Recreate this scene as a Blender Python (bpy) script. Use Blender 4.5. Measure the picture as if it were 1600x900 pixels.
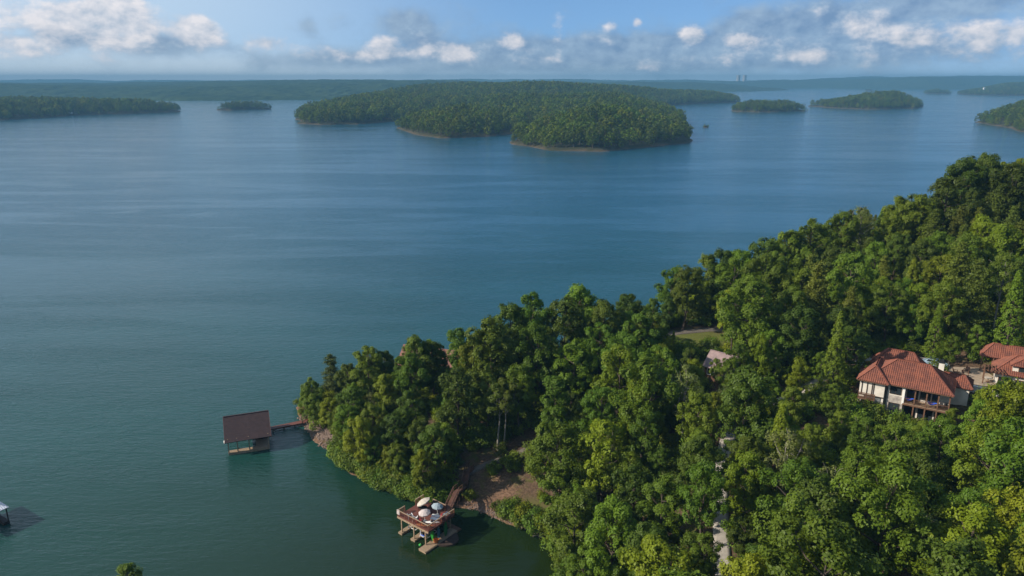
import bpy, math, random
import numpy as np
from mathutils import Vector, Matrix
R = math.radians
for o in list(bpy.data.objects):
    bpy.data.objects.remove(o)
sc = bpy.context.scene
col = sc.collection

# ---------------------------------------------------------------- camera
cam = bpy.data.cameras.new('camera'); cam_o = bpy.data.objects.new('camera', cam); col.objects.link(cam_o)
cam.sensor_width = 36.0; cam.lens = 36.0*1142/1600
cam.clip_start = 1.0; cam.clip_end = 60000
cam_o.location = (0, 0, 70); cam_o.rotation_euler = (R(90-15.88), 0, 0)
sc.camera = cam_o

# ---------------------------------------------------------------- sun, sky, exposure
SUN_EL, SUN_AZ = R(31), R(-100)          # azimuth from +Y, clockwise positive: the sun stands to the left
sd = Vector((math.sin(SUN_AZ)*math.cos(SUN_EL), math.cos(SUN_AZ)*math.cos(SUN_EL), math.sin(SUN_EL)))
sun = bpy.data.lights.new('sun', 'SUN'); sun.energy = 5.0; sun.angle = R(0.5); sun.color = (1.0, 0.90, 0.76)
sun_o = bpy.data.objects.new('sun', sun); col.objects.link(sun_o)
sun_o.rotation_euler = sd.to_track_quat('Z', 'Y').to_euler(); sun_o.location = (-200, 0, 300)

class NT:
    """short-hand for building node trees"""
    def __init__(s, tree): s.t = tree; s.n = tree.nodes; s.l = tree.links
    def add(s, typ, **kw):
        n = s.n.new(typ)
        for k, v in kw.items(): setattr(n, k, v)
        return n
    def put(s, sock, v):
        if isinstance(v, bpy.types.NodeSocket): s.l.new(v, sock)
        elif v is not None: sock.default_value = v
    def m(s, op, a, b=None, c=None, clamp=False):
        n = s.add('ShaderNodeMath', operation=op, use_clamp=clamp)
        for i, v in enumerate((a, b, c)):
            if v is not None: s.put(n.inputs[i], v)
        return n.outputs[0]
    def mix(s, f, a, b, blend='MIX'):
        n = s.add('ShaderNodeMix', data_type='RGBA', blend_type=blend)
        s.put(n.inputs[0], f); s.put(n.inputs[6], a if not isinstance(a, tuple) else (*a[:3], 1)); s.put(n.inputs[7], b if not isinstance(b, tuple) else (*b[:3], 1))
        return n.outputs[2]
    def noise(s, vec, scale, detail=3., rough=.55, dist=0.):
        n = s.add('ShaderNodeTexNoise'); s.put(n.inputs['Vector'], vec)
        n.inputs['Scale'].default_value = scale; n.inputs['Detail'].default_value = detail
        n.inputs['Roughness'].default_value = rough; n.inputs['Distortion'].default_value = dist
        return n.outputs[0]
    def ss(s, a, b, v, lo=0., hi=1.):
        n = s.add('ShaderNodeMapRange', interpolation_type='SMOOTHSTEP')
        s.put(n.inputs['Value'], v); n.inputs['From Min'].default_value = a; n.inputs['From Max'].default_value = b
        n.inputs['To Min'].default_value = lo; n.inputs['To Max'].default_value = hi
        return n.outputs[0]
    def vec(s, x, y, z):
        n = s.add('ShaderNodeCombineXYZ')
        for i, v in enumerate((x, y, z)): s.put(n.inputs[i], v)
        return n.outputs[0]
    def map(s, v, scale=(1, 1, 1), rot=(0, 0, 0)):
        n = s.add('ShaderNodeMapping'); s.put(n.inputs[0], v); n.inputs['Scale'].default_value = scale; n.inputs['Rotation'].default_value = rot
        return n.outputs[0]

SKY_STRENGTH = 0.12
HAZE = 1.8e-4
w = bpy.data.worlds.new('World'); sc.world = w; w.use_nodes = True
w.node_tree.nodes.clear(); q = NT(w.node_tree)
geo = q.add('ShaderNodeTexCoord').outputs['Generated']
sp = q.add('ShaderNodeSeparateXYZ'); q.l.new(geo, sp.inputs[0])
X, Y, Z = sp.outputs
az = q.m('ARCTAN2', X, Y); el = q.m('ARCSINE', Z)
sky = q.add('ShaderNodeTexSky', sky_type='NISHITA'); sky.sun_disc = False
sky.sun_elevation = SUN_EL; sky.sun_rotation = SUN_AZ; sky.altitude = 300; sky.air_density = 1.0; sky.dust_density = 0.6; sky.ozone_density = 2.5
lift = q.vec(X, Y, q.m('ADD', q.m('MAXIMUM', Z, 0.0), 0.16))     # thins the pale band at the horizon
q.put(sky.inputs[0], lift)
base = q.mix(1.0, sky.outputs[0], (0.84, 1.0, 1.10), 'MULTIPLY')
# clouds: bands of cumulus near the horizon, in azimuth / elevation
P = q.vec(q.m('MULTIPLY', az, 1.0), q.m('MULTIPLY', el, 1.5), 0.0)
PS = q.vec(q.m('ADD', az, -0.010), q.m('ADD', q.m('MULTIPLY', el, 1.5), 0.012), 0.0)
f1 = q.noise(P, 19., 9., .60, .1); f2 = q.noise(PS, 19., 9., .60, .1)
fl = q.noise(P, 7.5, 5., .55, .2)
def blobs(lst):
    tot = None
    for px, py, rx, ry, a in lst:
        a0 = math.atan((px-800)/1142.); e0 = (123-py)/1142.*math.cos(a0)
        u = q.m('DIVIDE', q.m('SUBTRACT', az, a0), rx/1142.); v = q.m('DIVIDE', q.m('SUBTRACT', el, e0), ry/1142.)
        g = q.m('EXPONENT', q.m('MULTIPLY', q.m('ADD', q.m('MULTIPLY', u, u), q.m('MULTIPLY', v, v)), -1.0))
        g = q.m('MULTIPLY', g, a)
        tot = g if tot is None else q.m('ADD', tot, g)
    return tot
WHITE = [(40,18,110,34,.62),(30,74,80,20,.62),(205,44,56,36,1.1),(232,8,20,20,.9),(332,54,33,25,1.1),(440,70,40,12,.72),(608,76,24,16,.85),(560,90,60,12,.35),
         (660,82,36,14,.75),(720,84,26,15,.78),(1068,60,22,14,1.0),(868,54,13,24,.6),(948,47,15,7,.62),(984,43,9,8,.8),(800,68,18,12,.58),(830,98,60,12,.35),(1000,106,50,10,.35),
         (1140,68,30,11,.58),(1495,55,50,18,.52),(1590,55,36,17,.7),(1310,38,60,24,.40),(1250,88,30,10,.45),(1390,66,18,8,.6),(1420,92,120,14,.3),(900,74,120,20,.22),(1200,70,120,24,.24),(760,72,90,18,.2),(1330,62,100,26,.2),(1540,78,90,20,.2),(500,80,70,12,.26),(1100,96,130,12,.22)]
GREY = [(800,92,260,20,.7),(1180,80,220,34,.7),(700,50,160,30,.35),(1300,40,200,40,.35),(120,80,160,30,.3),(285,72,70,14,1.),(140,62,36,12,.8),(650,42,40,22,.7),(500,42,14,16,.6),(1150,46,36,20,.8),(1450,12,150,20,1.),(1240,62,80,28,.8),
        (870,86,190,24,.9),(1010,84,160,22,.8),(540,95,120,14,.5),(1450,85,200,24,.5)]
wb = blobs(WHITE); gb = blobs(GREY)
wide = q.ss(.48, .78, fl)
high = q.ss(.10, .22, el)
dens = q.ss(.27, .84, q.m('ADD', q.m('ADD', wb, q.m('MULTIPLY', high, .12)), q.m('MULTIPLY', q.m('SUBTRACT', f1, .5), 1.9)))
gden = q.ss(.10, .95, q.m('ADD', q.m('ADD', gb, q.m('MULTIPLY', wide, .35)), q.m('MULTIPLY', q.m('SUBTRACT', f1, .5), 1.5)))
shade = q.m('ADD', q.m('MULTIPLY', q.m('SUBTRACT', f1, f2), 3.2), .6, clamp=True)
S = .88/SKY_STRENGTH
grey = (0.15*S, 0.235*S, 0.375*S); greyl = (0.30*S, 0.40*S, 0.52*S)
pale = q.mix(q.ss(.05, -.5, az, 0., .7), base, (0.56*S, 0.68*S, 0.78*S))
hz_ = q.m('MULTIPLY', q.ss(.05, .0, el), q.ss(.55, -.35, az, .35, .85))
pale = q.mix(hz_, pale, (0.60*S, 0.68*S, 0.74*S))
lowc = q.mix(q.m('MULTIPLY', gden, .8), pale, q.mix(shade, grey, greyl))
lit = q.mix(shade, (0.32*S, 0.41*S, 0.53*S), (0.80*S, 0.76*S, 0.77*S))
skyc = q.mix(q.m('MULTIPLY', dens, .88), lowc, lit)
bg = q.add('ShaderNodeBackground'); q.put(bg.inputs[0], skyc); bg.inputs[1].default_value = SKY_STRENGTH
q.l.new(bg.outputs[0], q.add('ShaderNodeOutputWorld').inputs[0])

sc.view_settings.view_transform = 'Standard'; sc.view_settings.look = 'None'
sc.view_settings.exposure = 0.4; sc.view_settings.gamma = 1.0
cy = sc.cycles
cy.max_bounces = 6; cy.diffuse_bounces = 2; cy.glossy_bounces = 2; cy.transmission_bounces = 3; cy.volume_bounces = 0; cy.transparent_max_bounces = 4
cy.use_denoising = True; cy.sample_clamp_indirect = 4.0; cy.caustics_reflective = False; cy.caustics_refractive = False
# ---------------------------------------------------------------- materials
def new_mat(name):
    m = bpy.data.materials.new(name); m.use_nodes = True
    q = NT(m.node_tree); b = m.node_tree.nodes['Principled BSDF']
    return m, q, b
def mat(name, c, rough=.7, c2=None, scale=3., spec=.4, bump=0., bscale=None, metal=0., stretch=(1, 1, 1)):
    """weathered paint, wood, plaster ...: two tones mixed by noise, a little relief"""
    m, q, b = new_mat(name)
    v = q.map(q.add('ShaderNodeTexCoord').outputs['Object'], stretch)
    if c2 is None: c2 = tuple(x*.72 for x in c)
    n = q.noise(v, scale, 5., .6)
    q.put(b.inputs['Base Color'], q.mix(q.ss(.32, .68, n), c, c2))
    b.inputs['Roughness'].default_value = rough; b.inputs['Specular IOR Level'].default_value = spec; b.inputs['Metallic'].default_value = metal
    if bump:
        k = q.add('ShaderNodeBump'); k.inputs['Strength'].default_value = bump; k.inputs['Distance'].default_value = .03
        q.put(k.inputs['Height'], q.noise(v, bscale or scale*4, 4.)); q.l.new(k.outputs[0], b.inputs['Normal'])
    return m
def leaf_mat(name, c1, c2, trans=.34):
    c1 = (c1[0]*1.50, c1[1]*1.34, c1[2]*1.1); c2 = (c2[0]*1.40, c2[1]*1.26, c2[2])
    m, q, b = new_mat(name)
    r = q.add('ShaderNodeObjectInfo').outputs['Random']
    t = q.add('ShaderNodeAttribute', attribute_name='tint').outputs['Fac']
    f = q.m('ADD', q.m('MULTIPLY', r, .5), q.m('MULTIPLY', t, .5), clamp=True)
    c = q.mix(f, c1, c2)
    h = q.add('ShaderNodeHueSaturation'); q.put(h.inputs['Hue'], q.m('ADD', q.m('MULTIPLY', q.m('FRACT', q.m('MULTIPLY', r, 7.3)), .035), .478))
    q.put(h.inputs['Value'], q.m('ADD', q.m('MULTIPLY', q.m('FRACT', q.m('MULTIPLY', r, 13.7)), .4), .8)); q.put(h.inputs['Color'], c); c = h.outputs[0]
    q.put(b.inputs['Base Color'], c); b.inputs['Roughness'].default_value = .55; b.inputs['Specular IOR Level'].default_value = .25
    tr = q.add('ShaderNodeBsdfTranslucent'); q.put(tr.inputs[0], q.mix(1., c, (1.2, 1.1, .4), 'MULTIPLY'))
    mx = q.add('ShaderNodeMixShader'); mx.inputs[0].default_value = trans
    q.l.new(b.outputs[0], mx.inputs[1]); q.l.new(tr.outputs[0], mx.inputs[2])
    q.l.new(mx.outputs[0], m.node_tree.nodes['Material Output'].inputs[0])
    return m
M = dict(
    oak=leaf_mat('broad_leaves', (.043, .090, .008), (.100, .168, .013)),
    dark=leaf_mat('dark_leaves', (.034, .068, .008), (.068, .112, .012)),
    yellow=leaf_mat('yellow_leaves', (.088, .140, .007), (.134, .186, .010)),
    spire=leaf_mat('light_leaves', (.068, .124, .007), (.112, .176, .011)),
    pine=leaf_mat('needles', (.050, .078, .010), (.088, .120, .016), .15),
    pale=leaf_mat('grey_leaves', (.070, .110, .030), (.115, .150, .050)),
    conifer=leaf_mat('dark_needles', (.030, .058, .012), (.055, .088, .018), .12),
    tallgreen=leaf_mat('bright_leaves', (.055, .092, .010), (.095, .140, .016)),
    bark=mat('bark', (.11, .085, .065), .9, (.055, .042, .035), 4., .2, stretch=(3, 3, .6)),
    palebark=mat('pale_bark', (.26, .235, .20), .85, (.16, .145, .125), 3., .2, stretch=(2, 2, .7)),  # toned down to put the shade on the twin trunks into the bark
    redwood=mat('stained_deck_wood', (.185, .066, .046), .6, (.115, .042, .030), 2.5, stretch=(1, 6, 1)),
    tanwood=mat('weathered_wood', (.36, .26, .17), .75, (.24, .17, .11), 2.5, stretch=(1, 5, 1)),
    brownwood=mat('brown_timber', (.17, .085, .05), .7, (.09, .05, .03), 3., stretch=(4, 4, 1)),
    darkwood=mat('dark_timber', (.05, .032, .025), .75, None, 3.),
    shingle=mat('shingles', (.052, .031, .032), .85, (.038, .024, .026), 1.4, bump=.25, bscale=9.),
    redshingle=mat('red_shingles', (.30, .13, .10), .85, (.20, .10, .085), 1.2, bump=.3, bscale=9.),
    greyshingle=mat('grey_pink_shingles', (.28, .20, .195), .85, (.20, .15, .15), 1.2, bump=.3, bscale=9.),
    tile=mat('clay_tiles', (.235, .082, .050), .75, (.140, .054, .039), .9, .3),
    tiledark=mat('tile_ridge', (.25, .085, .052), .75, (.17, .06, .04), 1.5, .3),
    plaster=mat('cream_plaster', (.68, .64, .57), .85, (.55, .51, .45), .8, .3),
    stone=mat('stone_facing', (.46, .42, .37), .9, (.26, .23, .21), 1.6, .2, bump=.5, bscale=5.),
    white=mat('white_paint', (.80, .79, .76), .55, (.68, .67, .64), 1.5),
    whitemetal=mat('white_sheet_metal', (.74, .75, .78), .35, (.62, .63, .67), .8, .5),
    glass=mat('window_glass', (.015, .022, .028), .06, (.03, .04, .045), .6, .6),
    black=mat('black_iron', (.02, .02, .022), .5),
    grey=mat('grey_plastic', (.20, .22, .24), .6),
    concrete=mat('concrete', (.40, .365, .32), .9, (.30, .275, .24), 1.2, .2, bump=.2, bscale=6.),
    paving=mat('tan_paving', (.38, .30, .22), .9, (.28, .22, .16), 1.2, .2),
    gravel=mat('gravel', (.16, .14, .12), .95, (.10, .085, .07), 4., .2, bump=.6, bscale=16.),  # darkened: the tree shade over the path is partly in this colour
    rock=mat('rock', (.25, .18, .145), .9, (.15, .11, .09), 2., .2, bump=.4, bscale=5.),
    cream=mat('cream_canvas', (.48, .43, .36), .8, (.40, .35, .29), 2.),
    pinkwhite=mat('pinkish_canvas', (.52, .45, .43), .8, (.42, .36, .34), 2.),
    bluegrey=mat('blue_grey_canvas', (.32, .39, .41), .8, (.24, .30, .33), 2.),
    red=mat('red_plastic', (.42, .03, .03), .4, (.34, .02, .03), 2.),
    orange=mat('orange_plastic', (.62, .20, .05), .45, (.50, .15, .04), 2.),
    green=mat('green_plastic', (.03, .33, .04), .35, (.03, .25, .04), 2.),
    blue=mat('blue_plastic', (.01, .10, .62), .4, (.01, .07, .48), 2.),
    steelblue=mat('teal_plastic', (.07, .20, .27), .4),
    carsilver=mat('silver_blue_paint', (.20, .29, .40), .25, (.28, .38, .48), 1., .6, metal=.4),
    walkwood=mat('brown_red_boards', (.155, .075, .052), .7, (.095, .048, .035), 3.),
    hazeconcrete=mat('haze_toned_concrete', (.34, .33, .32), .95, (.28, .27, .26), .02),  # tower tone moved toward the sky, painting in extra haze
    rubber=mat('rubber', (.02, .02, .02), .8),
)
# ground: leaf litter, with lawn and bare bank read from attributes laid down by place
def ground_mat(name, litter, lawn, bank, haze_trees=None):
    m, q, b = new_mat(name)
    v = q.add('ShaderNodeTexCoord').outputs['Object']
    a = q.add('ShaderNodeAttribute', attribute_name='lawn').outputs['Fac']; s = q.add('ShaderNodeAttribute', attribute_name='bank').outputs['Fac']
    n1 = q.noise(v, .35, 6., .65); n2 = q.noise(v, 2.4, 4., .6)
    c = q.mix(q.ss(.35, .65, n2), litter, tuple(x*.55 for x in litter))
    c = q.mix(q.ss(.5, .66, n1), c, tuple(x*.8 for x in lawn))
    lw = q.mix(q.ss(.35, .7, n2), lawn, tuple(x*1.5 for x in lawn))
    c = q.mix(q.m('MULTIPLY', a, q.ss(.25, .6, q.m('ADD', n1, q.m('MULTIPLY', a, .25)))), c, lw)
    c = q.mix(s, c, q.mix(q.ss(.35, .65, n2), bank, tuple(x*.55 for x in bank)))
    q.put(b.inputs['Base Color'], c); b.inputs['Roughness'].default_value = .95; b.inputs['Specular IOR Level'].default_value = .15
    k = q.add('ShaderNodeBump'); k.inputs['Strength'].default_value = .6; k.inputs['Distance'].default_value = .15
    q.put(k.inputs['Height'], n2); q.l.new(k.outputs[0], b.inputs['Normal'])
    return m
M['ground'] = ground_mat('forest_floor', (.115, .075, .048), (.085, .095, .022), (.22, .13, .082))
M['island'] = ground_mat('island_floor', (.05, .05, .025), (.03, .045, .015), (.12, .09, .06))
def wood_mat(name, c1, c2, c3, s):
    m, q, b = new_mat(name)
    v = q.add('ShaderNodeTexCoord').outputs['Object']
    n = q.noise(v, s, 6., .7); n2 = q.noise(v, s*9, 3., .6)
    c = q.mix(q.ss(.35, .65, n), c1, c2); c = q.mix(q.ss(.45, .75, n2), c, c3)
    q.put(b.inputs['Base Color'], c); b.inputs['Roughness'].default_value = 1.; b.inputs['Specular IOR Level'].default_value = .05
    return m
M['hillwood'] = wood_mat('far_forest', (.026, .050, .016), (.042, .068, .022), (.016, .032, .013), .006)
# water: turbid green body, fresnel sky reflection, ripples that die in calm lanes
def water_mat():
    m, q, b = new_mat('lake_water')
    v = q.add('ShaderNodeTexCoord').outputs['Object']
    sx = q.add('ShaderNodeSeparateXYZ'); q.l.new(v, sx.inputs[0])
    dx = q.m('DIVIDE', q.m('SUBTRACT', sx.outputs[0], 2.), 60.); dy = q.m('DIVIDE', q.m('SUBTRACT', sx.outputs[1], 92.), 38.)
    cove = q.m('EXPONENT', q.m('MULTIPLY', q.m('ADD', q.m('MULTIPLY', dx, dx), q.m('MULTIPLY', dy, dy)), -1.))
    big = q.noise(q.map(v, (.6, 1.6, 1)), .012, 4., .6)
    c = q.mix(q.ss(.35, .7, big), (.010, .050, .041), (.012, .062, .054))
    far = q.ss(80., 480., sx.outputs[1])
    c = q.mix(far, c, (.008, .076, .130))  # bluer with distance: reflected sky painted into the body colour
    c = q.mix(cove, c, (.010, .020, .004))  # cove: green shallows, also painted darker for the reflected trees
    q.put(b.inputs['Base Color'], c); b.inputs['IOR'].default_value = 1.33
    lanes = q.noise(q.map(v, (.0042, .021, .01), (0, 0, R(-7))), 1., 4., .6, .6)
    lanes2 = q.noise(q.map(v, (.009, .045, .01), (0, 0, R(16))), 1., 3., .6, .8)
    lane = q.m('MULTIPLY', q.ss(.36, .60, lanes), q.ss(.30, .50, lanes2))
    q.put(b.inputs['Roughness'], q.m('ADD', q.m('MULTIPLY', lane, .07), .05))
    w1 = q.noise(q.map(v, (.35, 1.15, 1), (0, 0, R(12))), 1., 3., .6, .4)
    w2 = q.noise(q.map(v, (1.3, 3.0, 1), (0, 0, R(-9))), 1., 2., .6)
    w3 = q.noise(q.map(v, (.06, .17, 1), (0, 0, R(6))), 1., 3., .55)
    hgt = q.m('ADD', q.m('ADD', w1, q.m('MULTIPLY', w2, .34)), q.m('MULTIPLY', w3, 1.6))
    calm = q.m('MULTIPLY', q.m('ADD', q.m('MULTIPLY', lane, .8), .55), q.m('SUBTRACT', 1., q.m('MULTIPLY', cove, .8)))
    k = q.add('ShaderNodeBump'); q.put(k.inputs['Strength'], q.m('MULTIPLY', calm, .75)); k.inputs['Distance'].default_value = .24
    q.put(k.inputs['Height'], hgt); q.l.new(k.outputs[0], b.inputs['Normal'])
    return m
M['water'] = water_mat()
# ---------------------------------------------------------------- land shape
SHORE = [(-48,149),(-46,144.5),(-40,133.5),(-35,129),(-30.4,121.8),(-22.6,115),(-17.6,112),(-12.9,109.5),(-6.5,109.3),
         (-1.1,105.6),(5.6,101.2),(8,92),(7,80),(2,62),(-10,50),(-26,62),(-32,76),(-45,83),(-60,86),(-75,83),(-90,70),(-110,0),
         (-110,-60),(430,-60),(430,430),(330,400),(260,330),(200,285),(150,250),(110,222),(80,205),(50,188),(30,176),
         (10,170),(-8,168),(-25,167),(-40,160)]
HILLS = [(62,112,15),(70,107,14.6),(76,114,18),(66,121,19),(70,126,19),(82,119,19.3),(78,118,19.2),(79,122,19.4),(74,126,19.2),(92,122,21.5),(90,113,18.8),(40,131,14.5),(40,156,15),
         (45,145,15),(30,93,13.5),(34,106,14.5),(27,82,13.5),(24.7,74,13),(4,123,4.2),(-2.3,118.7,3.8),(-6,118,3.2),(-5,112,2.0),
         (2,108,2.5),(-5,130,6),(-25,145,6),(-38,147,3.5),(0,145,8),(20,140,11),(15,125,8.5),(20,158,9),(118,188,34),(100,183,27),
         (86,181,24),(60,166,17),(150,200,40),(200,230,42),(100,150,27),(130,150,36),(90,133,22),(110,120,27),(80,95,16.5),
         (60,80,14),(40,60,13),(100,80,19),(60,40,14),(12,100,4),(14,85,6),(12,70,6),(20,112,8),(50,130,15.5),(50,100,14.5),(45,118,15),
         (-60,70,3),(-45,72,3),(30,60,12),(140,100,30),(200,150,40),(-30,138,4.5),(-20,122,3.5),(-20,155,5)]

def poly_dist(x, y, poly):
    """signed distance to a polygon, positive inside"""
    p = np.array(poly, float); q = np.roll(p, -1, 0)
    d2 = np.full(x.shape, 1e18); ins = np.zeros(x.shape, bool)
    for (ax, ay), (bx, by) in zip(p, q):
        ex, ey = bx-ax, by-ay
        t = np.clip(((x-ax)*ex+(y-ay)*ey)/(ex*ex+ey*ey), 0, 1)
        d2 = np.minimum(d2, (x-ax-t*ex)**2+(y-ay-t*ey)**2)
        c = ((ay > y) != (by > y))
        xi = ax+(y-ay)*ex/(ey if abs(ey) > 1e-9 else 1e-9)
        ins ^= c & (x < xi)
    d = np.sqrt(d2)
    return np.where(ins, d, -d)

def wob(x, y, s, seed=0.):
    """cheap smooth pseudo-noise in -1..1"""
    a = np.sin(x/s+1.7*np.sin(y/s*0.83+seed)+seed*2.1)+np.sin(y/s*1.13+1.3*np.sin(x/s*0.71-seed)+seed*1.3)
    b = np.sin((x+y)/s*1.9+seed*3.7+1.1*np.sin(x/s*1.6))+np.sin((x-y)/s*2.3-seed)
    return (a+0.5*b)/3.

def sstep(a, b, t):
    t = np.clip((t-a)/(b-a), 0, 1)
    return t*t*(3-2*t)

def hill(x, y):
    n = np.zeros(x.shape); w = np.zeros(x.shape)
    for hx, hy, hz in HILLS:
        k = 1./((x-hx)**2+(y-hy)**2+9.)**1.6
        n += k*hz; w += k
    return n/w

def ground_z(x, y):
    x = np.asarray(x, float); y = np.asarray(y, float)
    d = poly_dist(x, y, SHORE)+0.7*wob(x, y, 3.1, 2.)+0.3*wob(x, y, 0.9, 5.)
    h = hill(x, y)
    zi = np.minimum(0.28*np.maximum(d, 0), 0.5+0*d)+h*sstep(-1, 16, d)+0.18*wob(x, y, 2.3)*sstep(0, 8, d)
    return np.where(d > 0, zi, np.maximum(d*0.3, -3.5))
# end land shape
# ---------------------------------------------------------------- building helpers
def link(o, parent=None):
    col.objects.link(o)
    if parent is not None: o.parent = parent
    return o
def tag(o, label=None, cat=None, group=None, kind=None):
    if label: o['label'] = label
    if cat: o['category'] = cat
    if group: o['group'] = group
    if kind: o['kind'] = kind
    return o
def thing(name, label, cat, loc=(0, 0, 0), rz=0., group=None):
    o = bpy.data.objects.new(name, None); o.empty_display_size = .3
    o.location = loc; o.rotation_euler = (0, 0, rz)
    return tag(link(o), label, cat, group)
def np_mesh(name, V, F, mats, mi=None, attrs=None, smooth=False):
    """mesh from numpy verts and a (N,3) or (N,4) face array"""
    V = np.asarray(V, np.float32); F = np.asarray(F, np.int32)
    me = bpy.data.meshes.new(name); n, k = F.shape
    me.vertices.add(len(V)); me.vertices.foreach_set('co', V.ravel())
    me.loops.add(n*k); me.loops.foreach_set('vertex_index', F.ravel())
    me.polygons.add(n); me.polygons.foreach_set('loop_start', np.arange(0, n*k, k, dtype=np.int32))
    for m in mats: me.materials.append(m)
    if mi is not None: me.polygons.foreach_set('material_index', np.asarray(mi, np.int32))
    if smooth: me.polygons.foreach_set('use_smooth', np.ones(n, bool))
    for an, av in (attrs or {}).items():
        a = me.attributes.new(an, 'FLOAT', 'POINT'); a.data.foreach_set('value', np.asarray(av, np.float32))
    me.update(calc_edges=True); me.validate()
    return me
def mesh_obj(name, me, parent=None, loc=None):
    o = bpy.data.objects.new(name, me)
    if loc is not None: o.location = loc
    return link(o, parent)
class MB:
    """collects shapes, builds ONE mesh object"""
    def __init__(s): s.v = []; s.f = []; s.m = []
    def face(s, pts, mi=0):
        i = len(s.v); s.v += [tuple(p) for p in pts]; s.f.append(tuple(range(i, i+len(pts)))); s.m.append(mi); return s
    def hull(s, bot, top, mi=0):
        """prism between two loops of equal length"""
        n = len(bot); i = len(s.v); s.v += [tuple(p) for p in bot]+[tuple(p) for p in top]
        s.f.append(tuple(range(i+n-1, i-1, -1))); s.f.append(tuple(range(i+n, i+2*n)))
        for k in range(n): s.f.append((i+k, i+(k+1) % n, i+n+(k+1) % n, i+n+k))
        s.m += [mi]*(n+2); return s
    def box(s, x0, x1, y0, y1, z0, z1, mi=0):
        a = [(x0, y0), (x1, y0), (x1, y1), (x0, y1)]
        return s.hull([(x, y, z0) for x, y in a], [(x, y, z1) for x, y in a], mi)
    def bar(s, p0, p1, w, h=None, mi=0, up=(0, 0, 1)):
        p0, p1 = Vector(p0), Vector(p1); d = (p1-p0).normalized(); h = h or w
        u = Vector(up)
        if abs(d.dot(u)) > .98: u = Vector((0, 1, 0))
        a = d.cross(u).normalized()*(w/2); b = a.cross(d).normalized()*(h/2)
        return s.hull([p0-a-b, p0+a-b, p0+a+b, p0-a+b], [p1-a-b, p1+a-b, p1+a+b, p1-a+b], mi)
    def tube(s, p0, p1, r0, r1=None, n=7, mi=0):
        p0, p1 = Vector(p0), Vector(p1); r1 = r0 if r1 is None else r1; d = (p1-p0).normalized()
        u = Vector((0, 0, 1)) if abs(d.z) < .95 else Vector((1, 0, 0))
        a = d.cross(u).normalized(); b = d.cross(a)
        c = [a*math.cos(t*2*math.pi/n)+b*math.sin(t*2*math.pi/n) for t in range(n)]
        return s.hull([p0+x*r0 for x in c], [p1+x*r1 for x in c], mi)
    def lathe(s, prof, n=12, c=(0, 0), mi=0):
        i = len(s.v)
        for r, z in prof:
            for k in range(n): s.v.append((c[0]+r*math.cos(2*math.pi*k/n), c[1]+r*math.sin(2*math.pi*k/n), z))
        for j in range(len(prof)-1):
            for k in range(n):
                a = i+j*n+k; b = i+j*n+(k+1) % n
                s.f.append((a, b, b+n, a+n)); s.m.append(mi)
        return s
    def slab(s, pts, t, mi=0):
        """plate of thickness t under a flat polygon given counter-clockwise from outside"""
        p = [Vector(x) for x in pts]; n = (p[1]-p[0]).cross(p[2]-p[0]).normalized()
        if n.z < 0: n = -n
        return s.hull([x-n*t for x in p], p, mi)
    def build(s, name, mats, parent=None, loc=None, smooth=False):
        me = bpy.data.meshes.new(name); me.from_pydata(s.v, [], s.f)
        for m in (mats if isinstance(mats, (list, tuple)) else [mats]): me.materials.append(m)
        me.polygons.foreach_set('material_index', s.m)
        if smooth: me.polygons.foreach_set('use_smooth', [True]*len(s.f))
        import bmesh
        bm = bmesh.new(); bm.from_mesh(me); bmesh.ops.recalc_face_normals(bm, faces=bm.faces); bm.to_mesh(me); bm.free()
        me.update()
        return mesh_obj(name, me, parent, loc)
def copy_tree(o, parent=None):
    c = o.copy(); col.objects.link(c); c.parent = parent
    for ch in o.children: copy_tree(ch, c)
    return c

# scatter for what nobody could count: points that carry one of a few prototypes
def scatter(name, label, pts, scale, pick, protos, rnd):
    """pts (N,3); protos: list of meshes"""
    pc = bpy.data.collections.new(name+'_kinds')
    for i, me in enumerate(protos):
        pc.objects.link(bpy.data.objects.new('%s_kind_%02d' % (name, i), me))
    N = len(pts); me = bpy.data.meshes.new(name)
    me.vertices.add(N); me.vertices.foreach_set('co', np.asarray(pts, np.float32).ravel())
    for an, av, ty in (('size', scale, 'FLOAT'), ('turn', rnd.uniform(0, 6.28, N), 'FLOAT'), ('pick', pick, 'INT')):
        a = me.attributes.new(an, ty, 'POINT'); a.data.foreach_set('value', np.asarray(av, np.float32 if ty == 'FLOAT' else np.int32))
    o = mesh_obj(name, me); tag(o, label, None, None, 'stuff')
    ng = bpy.data.node_groups.new(name+'_scatter', 'GeometryNodeTree')
    ng.interface.new_socket('Geometry', in_out='INPUT', socket_type='NodeSocketGeometry')
    ng.interface.new_socket('Geometry', in_out='OUTPUT', socket_type='NodeSocketGeometry')
    n = ng.nodes; gi = n.new('NodeGroupInput'); go = n.new('NodeGroupOutput')
    ci = n.new('GeometryNodeCollectionInfo'); ci.inputs['Collection'].default_value = pc
    ci.inputs['Separate Children'].default_value = True; ci.inputs['Reset Children'].default_value = True
    def at(nm, ty):
        a = n.new('GeometryNodeInputNamedAttribute'); a.data_type = ty; a.inputs[0].default_value = nm; return a.outputs[0]
    ip = n.new('GeometryNodeInstanceOnPoints'); cx = n.new('ShaderNodeCombineXYZ')
    L = ng.links.new
    L(gi.outputs[0], ip.inputs['Points']); L(ci.outputs[0], ip.inputs['Instance']); ip.inputs['Pick Instance'].default_value = True
    L(at('pick', 'INT'), ip.inputs['Instance Index']); L(at('turn', 'FLOAT'), cx.inputs[2]); L(cx.outputs[0], ip.inputs['Rotation'])
    L(at('size', 'FLOAT'), ip.inputs['Scale']); L(ip.outputs[0], go.inputs[0])
    o.modifiers.new('scatter', 'NODES').node_group = ng
    return o
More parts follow.
